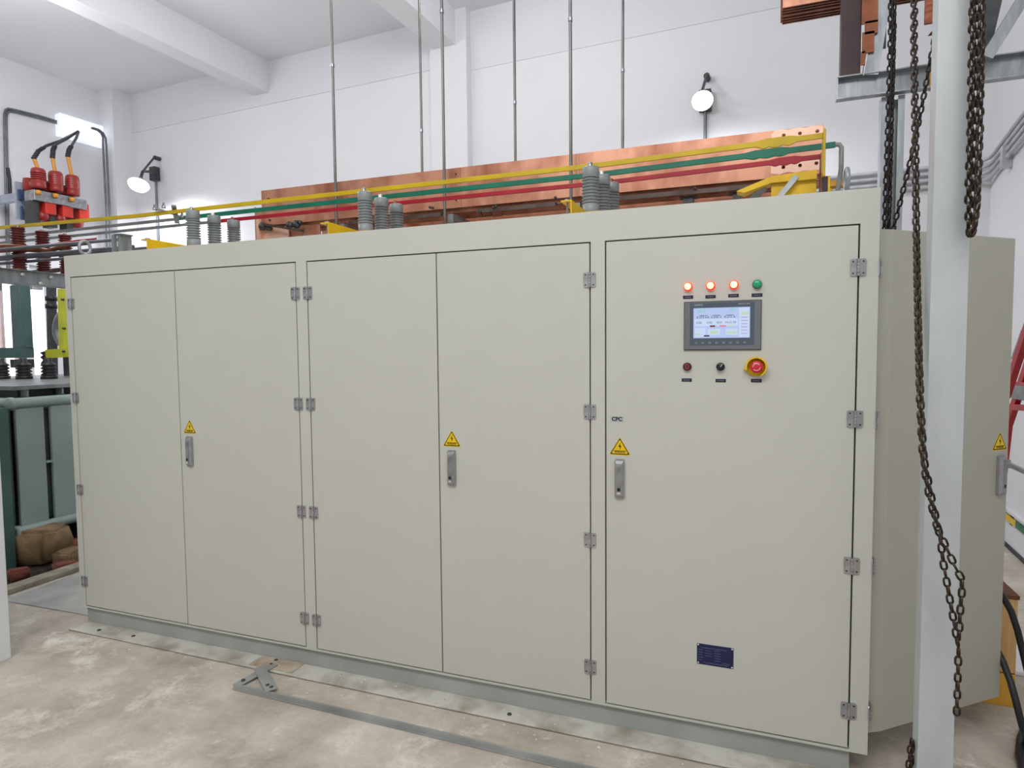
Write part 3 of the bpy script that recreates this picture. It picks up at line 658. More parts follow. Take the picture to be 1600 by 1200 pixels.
# threaded hanger rods and trapeze channels
RF = [PY(517, 0, 0.84), PY(690, 0, 0.84), PY(891, 0, 0.84)]; RB = [PY(655, 0, 1.75), PY(803, 0, 1.75), PY(973, 0, 1.75)]
names = ('leftmost', 'middle', 'rightmost')
for i, p in enumerate(RF):
    t = empty('hanger_rod', (p.x, 0.84, 2.24), '%s of the three thin steel hanger rods passing in front of the copper bars' % names[i], 'rod', 'steel rods hanging from the ceiling')
    b = MB(); b.cyl((p.x, 0.84, 2.24), (p.x, 0.84, ZC), 0.0088, 10); obj('rod', b, 'rod_steel', t)
    for z in ((3.27, 2.255) if i != 1 else (3.45, 2.255)):
        b = MB(); b.cyl((p.x, 0.84, z), (p.x, 0.84, z+0.018), 0.013, 6); obj('nut', b, 'steel', t)
for i, p in enumerate(RB):
    t = empty('hanger_rod', (p.x, 1.75, 2.24), '%s of the three thin steel hanger rods ending behind the copper bars' % names[i], 'rod', 'steel rods hanging from the ceiling')
    b = MB(); b.cyl((p.x, 1.75, 2.24), (p.x, 1.75, ZC), 0.0098, 10); obj('rod', b, 'rod_steel', t)
    for z in (3.15+0.1*i, 2.255):
        b = MB(); b.cyl((p.x, 1.75, z), (p.x, 1.75, z+0.018), 0.014, 6); obj('nut', b, 'steel', t)
for i in range(3):
    a, c = Vector((RF[i].x-0.018, 0.80, 2.27)), Vector((RB[i].x-0.03, 1.79, 2.27))
    b = MB(); d = (c-a).normalized(); sdv = d.cross(Vector((0, 0, 1)))
    b.bar(a, c, 0.042, 0.004); 
    for s_ in (-1, 1): b.bar(a+sdv*0.019*s_+Vector((0, 0, -0.022)), c+sdv*0.019*s_+Vector((0, 0, -0.022)), 0.004, 0.044)
    tr = obj('trapeze_channel', b, 'grey_metal', label='grey steel cross channel under the copper bars on the %s pair of hanger rods' % names[i], cat='bracket', group='cross channels under the copper bars')
    # channel side running back under the bars
    q = RF[i].x; b = MB()
    b.box(q+0.010, q+0.045, 0.855, 0.860, 2.106, 2.335); b.box(q+0.041, q+0.045, 0.860, 1.42, 2.106, 2.335); b.box(q+0.010, q+0.014, 0.860, 1.42, 2.106, 2.335)
    obj('side_plate', b, 'grey_metal', tr)
for px0, px1, py in ((1068, 1083, 300), (1145, 1158, 293)):
    a = PY(px0, py, 0.90).x; c = PY(px1, py, 0.90).x; zt = 2.325
    b = MB(); b.box(a, c, 0.90, 0.905, 2.104, zt); b.box(a, a+0.004, 0.905, 0.975, 2.104, zt); b.box(c-0.004, c, 0.905, 0.975, 2.104, zt); b.box(a-0.02, c+0.02, 0.90, 0.975, zt, zt+0.004)
    obj('support_post', b, 'dark_steel', label='short dark channel post holding the copper bars, %s' % ('left one of two near the right end' if px0 < 1100 else 'right one of two near the right end'), cat='bracket', group='short posts under the copper bars')
# yellow bracket and grey angle at the right end
t = empty('end_bracket', (-0.25, 0.3, 2.104), 'yellow bracket plate with a grey slanted brace at the right end of the roof', 'bracket')
b = MB(); b.box(-0.335, -0.165, 0.40, 0.406, 2.104, 2.235); b.prism([(-0.47, 2.215), (-0.335, 2.262), (-0.165, 2.272), (-0.165, 2.236), (-0.335, 2.236), (-0.44, 2.205)], 0.38, 0.46, 'xz'); obj('plate', b, 'yellow_paint', t)
b = MB(); b.bar(PY(1206, 322, 0.36)+Vector((0, 0, 0)), PY(1245, 275, 0.38), 0.006, 0.022, 0, up=(1, 0, 0)); b.bar((-0.50, 0.5, 2.11), (-0.36, 0.42, 2.23), 0.006, 0.03, 0, up=(1, 0, 0)); obj('brace', b, 'grey_metal', t)
b = MB(); b.box(-0.10, -0.03, 0.55, 0.61, 2.238, 2.262); obj('plate', b, 'wood_yellow', t)
b = MB(); b.box(-0.10, -0.09, 0.56, 0.60, 2.104, 2.238); obj('stand', b, 'yellow_paint', t)

# conduits arriving at the left end of the roof
t = empty('conduit_run', (-4.5, 0.2, 2.15), 'thin galvanized conduits ending in a square bracket at the left end of the cabinet roof', 'conduit')
q0 = PY(212, 378, 0.30).x
for k, (z, y) in enumerate(((2.215, 0.22), (2.185, 0.30), (2.160, 0.38), (2.195, 0.42))):
    b = MB(); xa = -6.8; b.tube([(xa, y, z+0.01), (-5.0, y, z+0.006), (q0-0.02, y, z)], 0.010, 8); obj('pipe', b, 'conduit_dark', t)
b = MB(); b.box(q0-0.045, q0-0.025, 0.18, 0.20, 2.106, 2.238); b.box(q0-0.045, q0+0.02, 0.19, 0.27, 2.238, 2.243); b.box(q0+0.0, q0+0.005, 0.205, 0.27, 2.106, 2.238); b.box(q0-0.02, q0+0.0, 0.20, 0.205, 2.106, 2.238); obj('end_bracket', b, 'galvanized', t)
b = MB(); b.tube([PY(0, 393, 0.25), PY(60, 385, 0.25), PY(120, 376, 0.25), PY(150, 373, 0.25)], 0.006, 8)
obj('red_cable', b, 'red_bar', label='thin red rod crossing the maroon insulators at the left', cat='rod')
b = MB(); b.tube([PY(0, 388, 0.30), PY(30, 387, 0.30), PY(75, 392, 0.34), PY(110, 383, 0.40), PY(140, 380, 0.40)], [0.03, 0.024, 0.015, 0.012, 0.010], 8)
obj('copper_lead', b, 'copper_dark', label='brown copper lead curving between the maroon insulators at the left', cat='busbar')
b = MB(); b.bar((-6.6, 0.72, 2.14), (-4.2, 0.72, 2.165), 0.012, 0.03); obj('flat_conductor', b, 'brown_steel', label='dark flat conductor running behind the maroon insulators', cat='busbar')

# ================================================================== LEFT: maroon insulators on a galvanized beam, transformer behind
XI = -4.935
for y, w_ in ((0.35, 'nearest'), (0.505, 'middle'), (0.66, 'farthest')):
    tt = ribbed(XI, y, 2.106, ZI+0.016, 0.040, 15, 'insulator_maroon', 'maroon ribbed insulator on the galvanized channel beam, %s of three' % w_, 'maroon insulators at the left', capf=0.05, basef=0.05)
    b = MB(); b.lathe((XI, y, ZI+0.0165), [(0.010, 0), (0.010, 0.012), (0, 0.014)], 8); obj('bolt', b, 'steel', tt)
tt = ribbed(-5.28, 0.30, 2.06, ZI-0.02, 0.042, 15, 'insulator_maroon', 'maroon ribbed insulator at the left edge of the photo', 'maroon insulators at the left', capf=0.05, basef=0.05)
t = empty('beam_frame', (XI, 0.5, 0), 'galvanized channel beam on posts carrying the maroon insulators', 'beam')
b = MB(); b.box(XI+0.030, XI+0.036, -0.1, 1.25, 2.018, 2.100); b.box(XI-0.07, XI+0.060, -0.1, 1.25, 2.100, 2.105); b.box(XI-0.05, XI+0.060, -0.1, 1.25, 2.013, 2.018); obj('channel', b, 'galvanized', t)
for y in (-0.05, 1.15): b = MB(); b.box(XI-0.04, XI+0.02, y-0.03, y+0.03, 0.0, 2.012); obj('post', b, 'galvanized', t)
for y in (0.34, 0.52, 0.70, 0.45): b = MB(); b.lathe((XI+0.036, y, 2.075-0.05*(y == 0.45)), [(0.0, 0.0), (0.013, 0.0), (0.013, 0.012), (0, 0.014)], 8, 0, 'x'); obj('bolt', b, 'rivet', t)
b = MB(); b.box(-5.32, -5.24, -0.1, 0.42, 1.99, 2.055); obj('short_channel', b, 'galvanized', t)

tank = empty('transformer', (-6.6, 1.8, -0.12), 'grey-green oil transformer with flat radiators standing over the pit at the left', 'transformer')
b = MB(); b.box(-8.1, -6.0, 0.95, 2.7, 0.16, 1.20); obj('tank', b, 'tank_paint', tank, bev=0.006)
b = MB(); b.box(-8.25, -5.86, 0.85, 2.8, 1.262, 1.296); obj('cover', b, 'grey_metal', tank, bev=0.004)
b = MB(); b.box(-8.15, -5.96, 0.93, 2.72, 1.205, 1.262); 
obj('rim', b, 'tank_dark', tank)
for k in range(7): b = MB(); b.box(-5.9595, -5.88, 0.95+k*0.28, 0.965+k*0.28, 1.206, 1.26); obj('rim_rib', b, 'tank_paint', tank)
RXP = -5.80
yg0, yg1 = PX(70, 700, RXP).y, PX(80, 700, RXP).y
for z in (1.165, 0.150):
    b = MB(); b.cyl((RXP, 0.76, z), (RXP, 2.5, z), 0.042, 18); b.lathe((RXP, 0.76, z), [(0, -0.012), (0.034, -0.010), (0.05, 0.0), (0.05, 0.03), (0.042, 0.03)], 18, 0, 'y'); obj('header_pipe', b, 'tank_paint', tank)
    b = MB(); b.cyl((RXP-0.045, 0.80, z), (-7.4, 0.80, z), 0.040, 16); obj('header_pipe', b, 'tank_paint', tank)
for a, c in ((0.80, yg0), (yg1, yg1+0.62), (yg1+0.68, 2.46)):
    b = MB(); b.box(RXP-0.02, RXP+0.012, a, c, 0.185, 1.125); obj('radiator_panel', b, 'tank_paint', tank, bev=0.01)
b = MB(); b.box(-7.4, -5.88, 0.79, 0.82, 0.185, 1.125); obj('radiator_panel', b, 'tank_paint', tank, bev=0.01)
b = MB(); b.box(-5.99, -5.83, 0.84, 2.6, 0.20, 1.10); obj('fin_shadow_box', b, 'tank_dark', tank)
b = MB(); b.box(RXP-0.03, RXP+0.02, yg0, yg1, 0.66, 0.675); obj('cross_tie', b, 'tank_paint', tank)
b = MB(); b.box(-7.5, -6.1, 1.1, 1.22, -0.12, 0.16); b.box(-7.5, -6.1, 2.3, 2.42, -0.12, 0.16); obj('skid', b, 'tank_dark', tank)
b = MB(); lg = PD(6, 905, 4.9); b.box(lg.x-0.30, lg.x+0.02, lg.y, lg.y+0.08, -0.12, 1.14); obj('support_leg', b, 'teal_paint', tank)
# bushings on the cover
def bushing(px, label):
    p = PZ(px, 592, 1.296); r = 0.062
    tt = []
    b = MB(); pr = [(0, 0), (r*1.15, 0), (r*1.15, 0.03)]
    for k in range(4): pr += [(r*0.8, 0.03+k*0.032), (r*1.15, 0.038+k*0.032), (r*1.0, 0.052+k*0.032)]
    pr += [(r*0.5, 0.17), (r*0.5, 0.21), (0, 0.21)]
    b.lathe(p, pr, 18); obj('bushing', b, 'black_rubber', tank); return p
pb1 = bushing(38, ''); pb2 = bushing(77, ''); pb3 = bushing(3, '')
# teal riser and cross beam
TD = 6.9
t = empty('teal_riser', PD(35, 553, TD), 'dark teal painted post on a cross beam above the transformer', 'riser')
a, c = PD(31, 446, TD), PD(36, 544, TD)
b = MB(); b.bar(a, c, 0.15, 0.12, 0, up=(0, 1, 0)); obj('post', b, 'teal_paint', t, bev=0.01)
a, c = PD(-60, 552, TD), PD(46, 551, TD)
b = MB(); b.bar(a, c, 0.14, 0.11); obj('cross_beam', b, 'teal_paint', t, bev=0.006)
b = MB(); p = PD(36, 560, TD); b.box(p.x-0.10, p.x+0.07, p.y-0.07, p.y+0.07, p.z-0.10, p.z-0.01); obj('foot', b, 'tank_dark', t)
t = empty('lime_frame', PD(95, 552, 6.8), 'lime yellow painted angle frame beside the cabinet edge', 'frame')
a, c = PD(98, 452, 6.8), PD(100, 545, 6.8); b = MB(); b.bar(a, c, 0.075, 0.06, 0, up=(0, 1, 0)); obj('upright', b, 'lime_paint', t)
a, c = PD(74, 553, 6.78), PD(125, 550, 6.78); b = MB(); b.bar(a, c, 0.06, 0.09); obj('cross_bar', b, 'lime_paint', t)
for px, py in ((97, 468), (99, 513), (99, 549)): p = PD(px, py, 6.74); b = MB(); b.lathe(p, [(0, -0.012), (0.010, -0.01), (0.012, 0.02)], 8, 0, 'y'); obj('bolt', b, 'dark_steel', t)
p = PD(73, 555, 6.8); b = MB(); b.lathe(p, [(0, -0.10), (0.06, -0.09), (0.035, -0.05), (0.06, -0.02), (0.035, 0.0), (0.06, 0.03), (0, 0.05)], 12); obj('insulator_knob', b, 'black_rubber', t)
# ring behind the frame
p = PD(108, 515, 7.1); b = MB(); b.tube([p+Vector((0.195*math.cos(k*PI/14), 0, 0.195*math.sin(k*PI/14))) for k in range(28)], 0.048, 12, closed=True)
rg = obj('steel_ring', b, 'grey_metal', label='big grey steel ring behind the lime yellow frame', cat='ring')
b = MB(); b.bar(p+Vector((0, 0, -0.2)), (p.x, p.y, 1.296), 0.10, 0.10, 0, up=(0, 1, 0)); obj('foot', b, 'dark_steel', rg)
a, c = PD(80, 448, 7.3), PD(83, 592, 7.3)
t = empty('dark_post', c, 'dark steel post with clamps behind the lime yellow frame', 'post')
b = MB(); b.bar(a, (c.x, c.y, 1.297), 0.07, 0.07, 0, up=(0, 1, 0)); obj('post', b, 'dark_steel', t)
for py in (466, 478): p = PD(80, py, 7.2); b = MB(); b.lathe(p, [(0, -0.03), (0.06, -0.03), (0.06, 0.02), (0, 0.02)], 10); obj('clamp', b, 'black_rubber', t)

# steel plate, curb and stones at the pit
b = MB(); pl = [PZ(14, 944, 0.006), PZ(30, 941, 0.006), PZ(137, 966, 0.006)]
b.prism([(-4.80, 0.065), (-4.02, 0.085), (-4.02, 0.95), (-4.86, 0.95)], 0.0, 0.007, 'xy')
obj('floor_plate', b, 'plate_dusty', label='grey steel plate lying on the floor at the left end of the cabinet', cat='plate')
b = MB(); b.box(-4.99, -4.875, 0.02, 2.6, 0.0, 0.035); obj('curb', b, 'curb', label='rough concrete curb along the edge of the transformer pit', cat='curb', bev=0.008)
def rock(name, c, sx, sy, sz, matn, seed, label, cat='stone', group=None):
    bm = bmesh.new(); bmesh.ops.create_cube(bm, size=1.0)
    bmesh.ops.bevel(bm, geom=bm.edges[:], offset=0.10, segments=2, affect='EDGES'); bmesh.ops.subdivide_edges(bm, edges=bm.edges[:], cuts=1, use_grid_fill=True)
    me = bpy.data.meshes.new(name)
    for v in bm.verts:
        n_ = noise.noise_vector(v.co*2.0+Vector((seed, seed*0.7, 0)))*0.10; v.co += n_
        v.co = Vector((v.co.x*sx, v.co.y*sy, (v.co.z+0.5)*sz))
    zmin = min(v.co.z for v in bm.verts)
    for v in bm.verts: v.co.z -= zmin
    for f in bm.faces: f.smooth = True
    bm.to_mesh(me); bm.free(); me.materials.append(M[matn])
    o = bpy.data.objects.new(name, me); finish(o, Vector(c), None); o.rotation_euler = (0, 0, seed*0.8)
    return props(o, label, cat, group)
p = PD(57, 902, 5.15); o = rock('stone_block', (p.x, p.y, -0.12), 0.42, 0.30, 0.27, 'stone', 0.4, 'large sandy stone block at the pit edge under the transformer')
for i, (px, py, s_, mt, lb) in enumerate(((103, 898, 0.12, 'brick_red', 'reddish broken stone right of the large stone block'), (112, 884, 0.17, 'stone', 'brown stone against the cabinet edge behind the reddish one'),
        (76, 866, 0.16, 'pit_dirt', 'dark stone behind the large stone block'), (98, 868, 0.16, 'brick_red', 'dull red stone deep under the transformer'), (30, 905, 0.10, 'brick_red', 'small stone in front of the large stone block at its left'))):
    p = PZ(px, py, -0.12); rock('stone', (p.x, p.y, -0.12), s_*1.3, s_, s_*0.75, mt, 1.3+i, lb, group=None)

# ================================================================== LEFT WALL: disconnector, conduits, lights
sw = empty('disconnector_switch', QX(70, 340, XL+0.75), 'three-pole disconnector with red insulators high on the left wall', 'switch')
def Q(px, py, off): return QX(px, py, XL+off)
b = MB(MROOM)
def rq(v): return (v.dot(_n1), v.dot(_n2), v.z)
for (px0, py0, px1, py1, off) in ((24, 283, 46, 345, 0.7), (46, 286, 76, 352, 0.72)):
    a = rq(Q(px0, py0, off)); c = rq(Q(px1, py1, off)); b.box(XL+off-0.03, XL+off, a[1], c[1], c[2], a[2])
b.box(XL, XL+0.70, rq(Q(30, 300, 0.7))[1], rq(Q(30, 300, 0.7))[1]+0.06, rq(Q(30, 300, 0.7))[2]-0.1, rq(Q(30, 300, 0.7))[2])
obj('mounting_frame', b, 'switch_frame', sw)
b = MB(MROOM)
for (px0, py0, px1, py1) in ((26, 296, 31, 312), (33, 297, 40, 320), (48, 298, 56, 308), (30, 322, 34, 344), (36, 328, 42, 342), (48, 314, 60, 320)):
    a = rq(Q(px0, py0, 0.72)); c = rq(Q(px1, py1, 0.72)); b.box(XL+0.73, XL+0.76, a[1], c[1], c[2], a[2])
obj('blue_fitting', b, 'switch_blue', sw)
tops = ((61, 264, 301), (88, 269, 306), (114, 275, 312))
cabpts = (((53, 247), (60, 236), (72, 228), (95, 220), (121, 206)), ((82, 246), (83, 234), (87, 226), (104, 217), (122, 205)), ((106, 244), (108, 234), (113, 226), (119, 216), (123, 206)))
for i, (px, y0, y1) in enumerate(tops):
    a = Q(px, y0, 1.0); c = Q(px, y1-6, 1.0); r = 0.080
    pr = [(0, 0), (r*0.95, 0), (r, 0.03)]; h = (a-c).length
    nR = 5
    for k in range(nR):
        z_ = 0.08+k*(h-0.12)/nR; pr += [(r*0.97, z_), (r*1.04, z_+0.01), (r*0.97, z_+0.025)]
    pr += [(r*0.95, h-0.02), (r*0.8, h), (0, h)]
    b = MB(); b.lathe(c, pr, 20); obj('red_insulator', b, 'switch_insulator', sw)
    b = MB(); m_ = Q(px-11, (y0+y1)/2+8, 0.85); b.lathe(m_, [(0, -0.07), (0.09, -0.07), (0.10, 0.0), (0.09, 0.08), (0, 0.08)], 14); obj('insulator_arm', b, 'switch_red_dark', sw)
    # clamp, arc box, red block
    b = MB(MROOM); q = rq(Q(px+4, y1+8, 1.0)); b.box(XL+0.88, XL+1.08, q[1]-0.13, q[1]+0.10, q[2]-0.06, q[2]+0.07); obj('contact_clamp', b, 'steel', sw, bev=0.01)
    b = MB(MROOM); q = rq(Q(px+1, y1+26, 1.0)); b.box(XL+0.86, XL+1.02, q[1]-0.10, q[1]-0.01, q[2]-0.20, q[2]+0.10); obj('arc_chute', b, 'bracket_dark', sw, bev=0.01)
    q = rq(Q(px+13, y1+22, 1.0)); b = MB(MROOM); b.box(XL+0.90, XL+1.06, q[1]-0.06, q[1]+0.07, q[2]-0.10, q[2]+0.13); obj('red_block', b, 'switch_red', sw, bev=0.012)
    q = Q(px+6, y1+37, 1.0); b = MB(); b.lathe(q, [(0, -0.06), (0.06, -0.05), (0.07, 0.0), (0.05, 0.06), (0, 0.06)], 12, 0, 'y'); obj('red_foot', b, 'switch_red_dark', sw)
    q = Q(px-1, y1+3, 1.1); b = MB(); b.lathe(q, [(0, 0), (0.03, 0), (0.03, 0.05), (0, 0.05)], 8); obj('brass_bolt', b, 'cable_orange', sw)
    # cable with a wrapped section
    pts = [Q(px-2, y0, 1.0)] + [Q(x_, y_, 1.0-0.2*k) for k, (x_, y_) in enumerate(cabpts[i])]
    cb = empty('feed_cable', pts[0], 'black wrapped cable rising from the %s red insulator of the disconnector' % ('left', 'middle', 'right')[i], 'cable', 'cables above the disconnector')
    b = MB(); b.tube(pts[0:2], 0.022, 8); obj('bare_core', b, 'cable_orange', cb)
    b = MB(); b.tube(pts[1:], 0.018, 8); obj('cable', b, 'cable_black', cb)
    for k in range(8):
        v = pts[1].lerp(pts[2], k/4) if k < 4 else pts[2].lerp(pts[3], (k-4)/5)
        b = MB(); b.lathe(v, [(0.018, -0.014), (0.030, -0.009), (0.030, 0.009), (0.018, 0.014)], 10); obj('wrap', b, 'cable_black', cb)
# conduits on the left wall
t = empty('wall_conduit', QX(10, 330, XL), 'grey steel conduit bending round the top of the left wall to the tube light', 'conduit')
for d in (0, 2.6):
    b = MB(); b.tube([QX(x_+d, y_+d*1.4, XL+0.03) for x_, y_ in ((12, 420), (10, 330), (7, 190), (7, 178), (9, 172), (13, 170), (20, 171), (60, 181), (100, 193))], 0.016, 8); obj('pipe', b, 'conduit_dark', t)
t = empty('wall_conduit', QX(168, 360, XL), 'pair of steel conduits dropping down the left wall beside the corner', 'conduit')
for d in (0, 5):
    b = MB(); b.tube([QX(x_, y_, XL+0.34) for x_, y_ in ((143+d*.4, 200), (152+d*.5, 203), (158+d*.6, 208), (161+d*.8, 216), (161+d, 226), (167+d, 345), (170+d, 560))], 0.016, 8); obj('pipe', b, 'conduit_dark', t)
b = MB(); b.tube([QX(x_, y_, XL+0.06) for x_, y_ in ((12, 262), (15, 280), (16, 300), (14, 312), (9, 315), (4, 312), (1, 308))], 0.02, 8)
obj('loose_cable', b, 'cable_black', label='short black cable hanging from the conduit at the left edge', cat='cable')
# tube light fitting
a, c = QX(95, 196, XL+0.12), QX(163, 214, XL+0.12)
ft = empty('tube_light', (a+c)/2, 'bright tube light fitting high on the left wall', 'lamp')
ya, yc = a.dot(_n2), c.dot(_n2)
b = MB(MROOM); zc_ = (a.z+c.z)/2; b.prism([(XL+0.0, zc_-0.05), (XL+0.10, zc_-0.17), (XL+0.10, zc_-0.05), (XL+0.10, zc_+0.03), (XL+0.0, zc_+0.10)], 0, 1)
b = MB(MROOM)
b.add([(XL+0.002, ya, zc_-0.14), (XL+0.002, ya, zc_+0.15), (XL+0.10, ya, zc_+0.17), (XL+0.10, ya, zc_-0.16), (XL+0.002, yc, zc_-0.14), (XL+0.002, yc, zc_+0.15), (XL+0.10, yc, zc_+0.17), (XL+0.10, yc, zc_-0.16)],
      [(0,1,2,3),(4,5,6,7),(0,1,5,4),(1,2,6,5),(2,3,7,6),(3,0,4,7)]); obj('reflector', b, 'tube_emit', ft)
b = MB(MROOM); b.cyl((XL+0.14, ya+0.02, zc_), (XL+0.14, yc-0.02, zc_), 0.02, 12); obj('tube', b, 'tube_lamp', ft)
# flood lamps on the back wall
def flood(px_plate, py_plate, head, top, joint, cable_end, label, power, hs=1.0):
    pw = QY(px_plate, py_plate, YB-0.05)
    t = empty('flood_lamp', pw, label, 'lamp', 'bracket lamps on the back wall')
    b = MB(MROOM); q = rq(pw); b.box(q[0]-0.06, q[0]+0.06, YB-0.10, YB-0.0125, q[2]-0.10, q[2]+0.10); obj('junction_box', b, 'bracket_dark', t, bev=0.01)
    J = QY(joint[0], joint[1], YB-0.55); Hd = QY(head[0], head[1], YB-0.62); Tp = QY(top[0], top[1], YB-0.10)
    b = MB(); b.tube([QY(px_plate, py_plate, YB-0.10), QY((px_plate+joint[0])/2, (py_plate+joint[1])/2-2, YB-0.32), J], 0.018, 8); b.tube([J, Hd], 0.02, 8); obj('arm', b, 'bracket_dark', t)
    b = MB(); b.tube([J, Tp], 0.014, 8); b.cyl(Tp, Tp+_n2*0.09, 0.03, 10); obj('stay', b, 'bracket_dark', t)
    d = (Hd-J).normalized()
    T2 = Matrix.Translation(Hd) @ d.to_track_quat('Z', 'Y').to_matrix().to_4x4() @ Matrix.Diagonal((hs, hs, hs, 1))
    b = MB(T2); b.lathe((0, 0, 0), [(0.03, -0.04), (0.05, 0.0), (0.145, 0.09), (0.15, 0.10)], 24); b.lathe((0, 0, 0), [(0.0, -0.04), (0.03, -0.04)], 24); obj('lamp_shade', b, 'grey_metal', t)
    b = MB(T2); b.lathe((0, 0, 0), [(0.148, 0.098), (0.13, 0.135), (0.07, 0.165), (0, 0.175)], 24); obj('lamp_lens', b, 'lamp_emit', t)
    b = MB(MROOM); b.cyl((q[0], YB-0.04, q[2]-0.10), (q[0]+0.0, YB-0.04, cable_end), 0.016, 8); obj('conduit', b, 'conduit_dark', t)
    l = bpy.data.lights.new('flood_light', 'SPOT'); l.energy = power; l.spot_size = math.radians(165); l.spot_blend = 0.6; l.shadow_soft_size = 0.14; l.color = (0.92, 0.96, 1.0)
    lo = bpy.data.objects.new('flood_light', l); C.objects.link(lo); pos = Hd + d*0.24
    lo.location = pos - ORG[t]; lo.parent = t; lo.rotation_euler = (-(Vector((0, 0, -1))+_n2*0.35)).to_track_quat('Z', 'Y').to_euler()
    return t
flood(242, 272, (219, 281), (241, 246), (223, 268), 1.0, 'bracket flood lamp on the back wall left of the copper bars', 100, 0.9)
flood(1102, 158, (1097, 153), (1104, 118), (1096, 146), 1.0, 'bracket flood lamp on the back wall above the copper bars', 55, 0.62)

# ================================================================== conduits on the back and right wall at the right
t = empty('conduit_bank', RW(0.5, YB, 2.9), 'bank of parallel conduits along the back wall turning onto the right wall', 'conduit')
for k in range(4):
    z_ = QY(1440, 263+k*10, YB-0.04).z; z2 = z_+0.012
    b = MB(MROOM); b.tube([(-0.35, YB-0.035, z_), (XR-0.16-0.02*k, YB-0.035, z_), (XR-0.09, YB-0.06, z_+0.004), (XR-0.045, YB-0.14, z_+0.008), (XR-0.035, YB-0.24, z2+0.01), (XR-0.035, 0.5, z2+0.40)], 0.017, 10)
    obj('pipe', b, 'conduit', t)
for xx in (0.83,):
    b = MB(MROOM); z_ = QY(1440, 278, YB).z; b.box(xx-0.012, xx+0.012, YB-0.058, YB, z_-0.12, z_+0.09); obj('pipe_clamp', b, 'conduit', t)
b = MB(MROOM); q = rq(QX(1572, 232, XR-0.04)); b.box(XR-0.07, XR, q[1]-0.03, q[1]+0.03, q[2]-0.15, q[2]+0.02); obj('pipe_clamp', b, 'conduit', t)
# striped earthing strip on the right wall
t = empty('earthing_strip', RW(XR, 3.2, 0.25), 'yellow and green striped earthing strip low on the right wall', 'strip')
ycur = 4.1; k = 0
ystep = QX(1587, 812, XR-0.02).dot(_n2)
for k in range(8):
    ya = ystep + 0.26*(2-k); b = MB(MROOM); b.box(XR-0.022, XR-0.016, ya, ya+0.258, 0.215, 0.262)
    obj('stripe', b, 'sign_yellow' if k % 2 == 0 else 'strip_green', t, label='yellow stripe' if k % 2 == 0 else 'green stripe')
for ya in (ystep+0.13, ystep-0.9): b = MB(MROOM); b.box(XR-0.016, XR, ya-0.02, ya+0.02, 0.20, 0.30); obj('standoff', b, 'dark_steel', t)
b = MB(MROOM); b.box(XR-0.03, XR-0.0, -1.0, YB, 0.285, 0.305); struct('trim_7', b, 'wall_band')
# red ladder-like rig leaning by the right wall
t = empty('red_ladder', QX(1580, 690, XR-0.3), 'red painted aluminium ladder leaning against the right wall', 'ladder')
def L(px, py, o=0.3): return QX(px, py, XR-o)
b = MB(); b.bar(L(1576, 662), L(1640, 470), 0.03, 0.05, 0, up=(0, 1, 0)); obj('rail', b, 'ladder_red', t)
b = MB(); b.bar(L(1572, 618, 0.45), L(1630, 440, 0.45), 0.03, 0.045, 0, up=(0, 1, 0)); obj('rail', b, 'ladder_red', t)
b = MB(); b.bar(L(1564, 620, 0.2), L(1600, 520, 0.2), 0.02, 0.05, 0, up=(0, 1, 0)); obj('rail', b, 'grey_metal', t, label='grey rail')
for py in (565, 600, 635): b = MB(); b.bar(L(1572, py), L(1625, py+4), 0.03, 0.035); obj('rung', b, 'white_paint' if py == 565 else 'ladder_red', t)
b = MB(); b.bar(L(1590, 612), L(1640, 620), 0.06, 0.08); obj('foot_pad', b, 'grey_metal', t)
b = MB(); fx = L(1576, 662); b.bar(fx, (fx.x-0.05, fx.y+0.05, 0.03), 0.03, 0.05, 0, up=(0, 1, 0)); obj('rail', b, 'ladder_red', t)

# ================================================================== FOREGROUND COLUMN, BEAM, COPPER STACK AND CHAINS
CD = 1.66
cl0, cr0 = PD(1467, 0, CD), PD(1432, 1200, CD)
xa = 0.5*(PY(1450, 600, -0.53).x + PY(1450, 600, -0.53).x); xb = PY(1508, 600, -0.53).x
b = MB()
b.box(xa, xb, -0.53, -0.525, 0.0, ZC); b.box(xa, xa+0.005, -0.5249, -0.470, 0.0, ZC); b.box(xb-0.005, xb, -0.5249, -0.470, 0.0, ZC)
col = obj('steel_column', b, 'galvanized_column', label='galvanized channel column standing in front of the open side door', cat='column', bev=0.0012)
b = MB(); b.box(xa-0.08, xb+0.08, -0.60, -0.42, -0.0, 0.008); obj('base_plate', b, 'galvanized', col)

YBM = 1.30
zb0, zb1 = PY(1305, 160, YBM).z, PY(1305, 125, YBM).z; xl = PY(1306, 140, YBM).x
t = empty('cross_beam', (0.8, YBM, 0), 'galvanized channel beam crossing behind the steel column at upper right', 'beam')
b = MB(); b.box(xl, 1.3, YBM, YBM+0.006, zb0+0.006, zb1-0.006); b.box(xl, 1.3, YBM-0.045, YBM+0.006, zb0, zb0+0.0058); b.box(xl, 1.3, YBM-0.045, YBM+0.006, zb1-0.0058, zb1)
b.box(xl, xl+0.006, YBM-0.040, YBM-0.0002, zb0+0.006, zb1-0.006)
obj('channel', b, 'galvanized', t)
# slotted post under the beam
px0, px1 = PY(1373, 250, YBM+0.05).x, PY(1409, 250, YBM+0.05).x
b = MB(); b.box(px0, px0+0.03, YBM+0.01, YBM+0.016, 0.0, zb0-0.001); b.box(px1-0.03, px1, YBM+0.01, YBM+0.016, 0.0, zb0-0.001); b.box(px0, px1, YBM+0.07, YBM+0.076, 0, zb0-0.001)
b.box(px0, px0+0.004, YBM+0.016, YBM+0.07, 0, zb0-0.001); b.box(px1-0.004, px1, YBM+0.016, YBM+0.07, 0, zb0-0.001)
obj('post', b, 'galvanized', t)
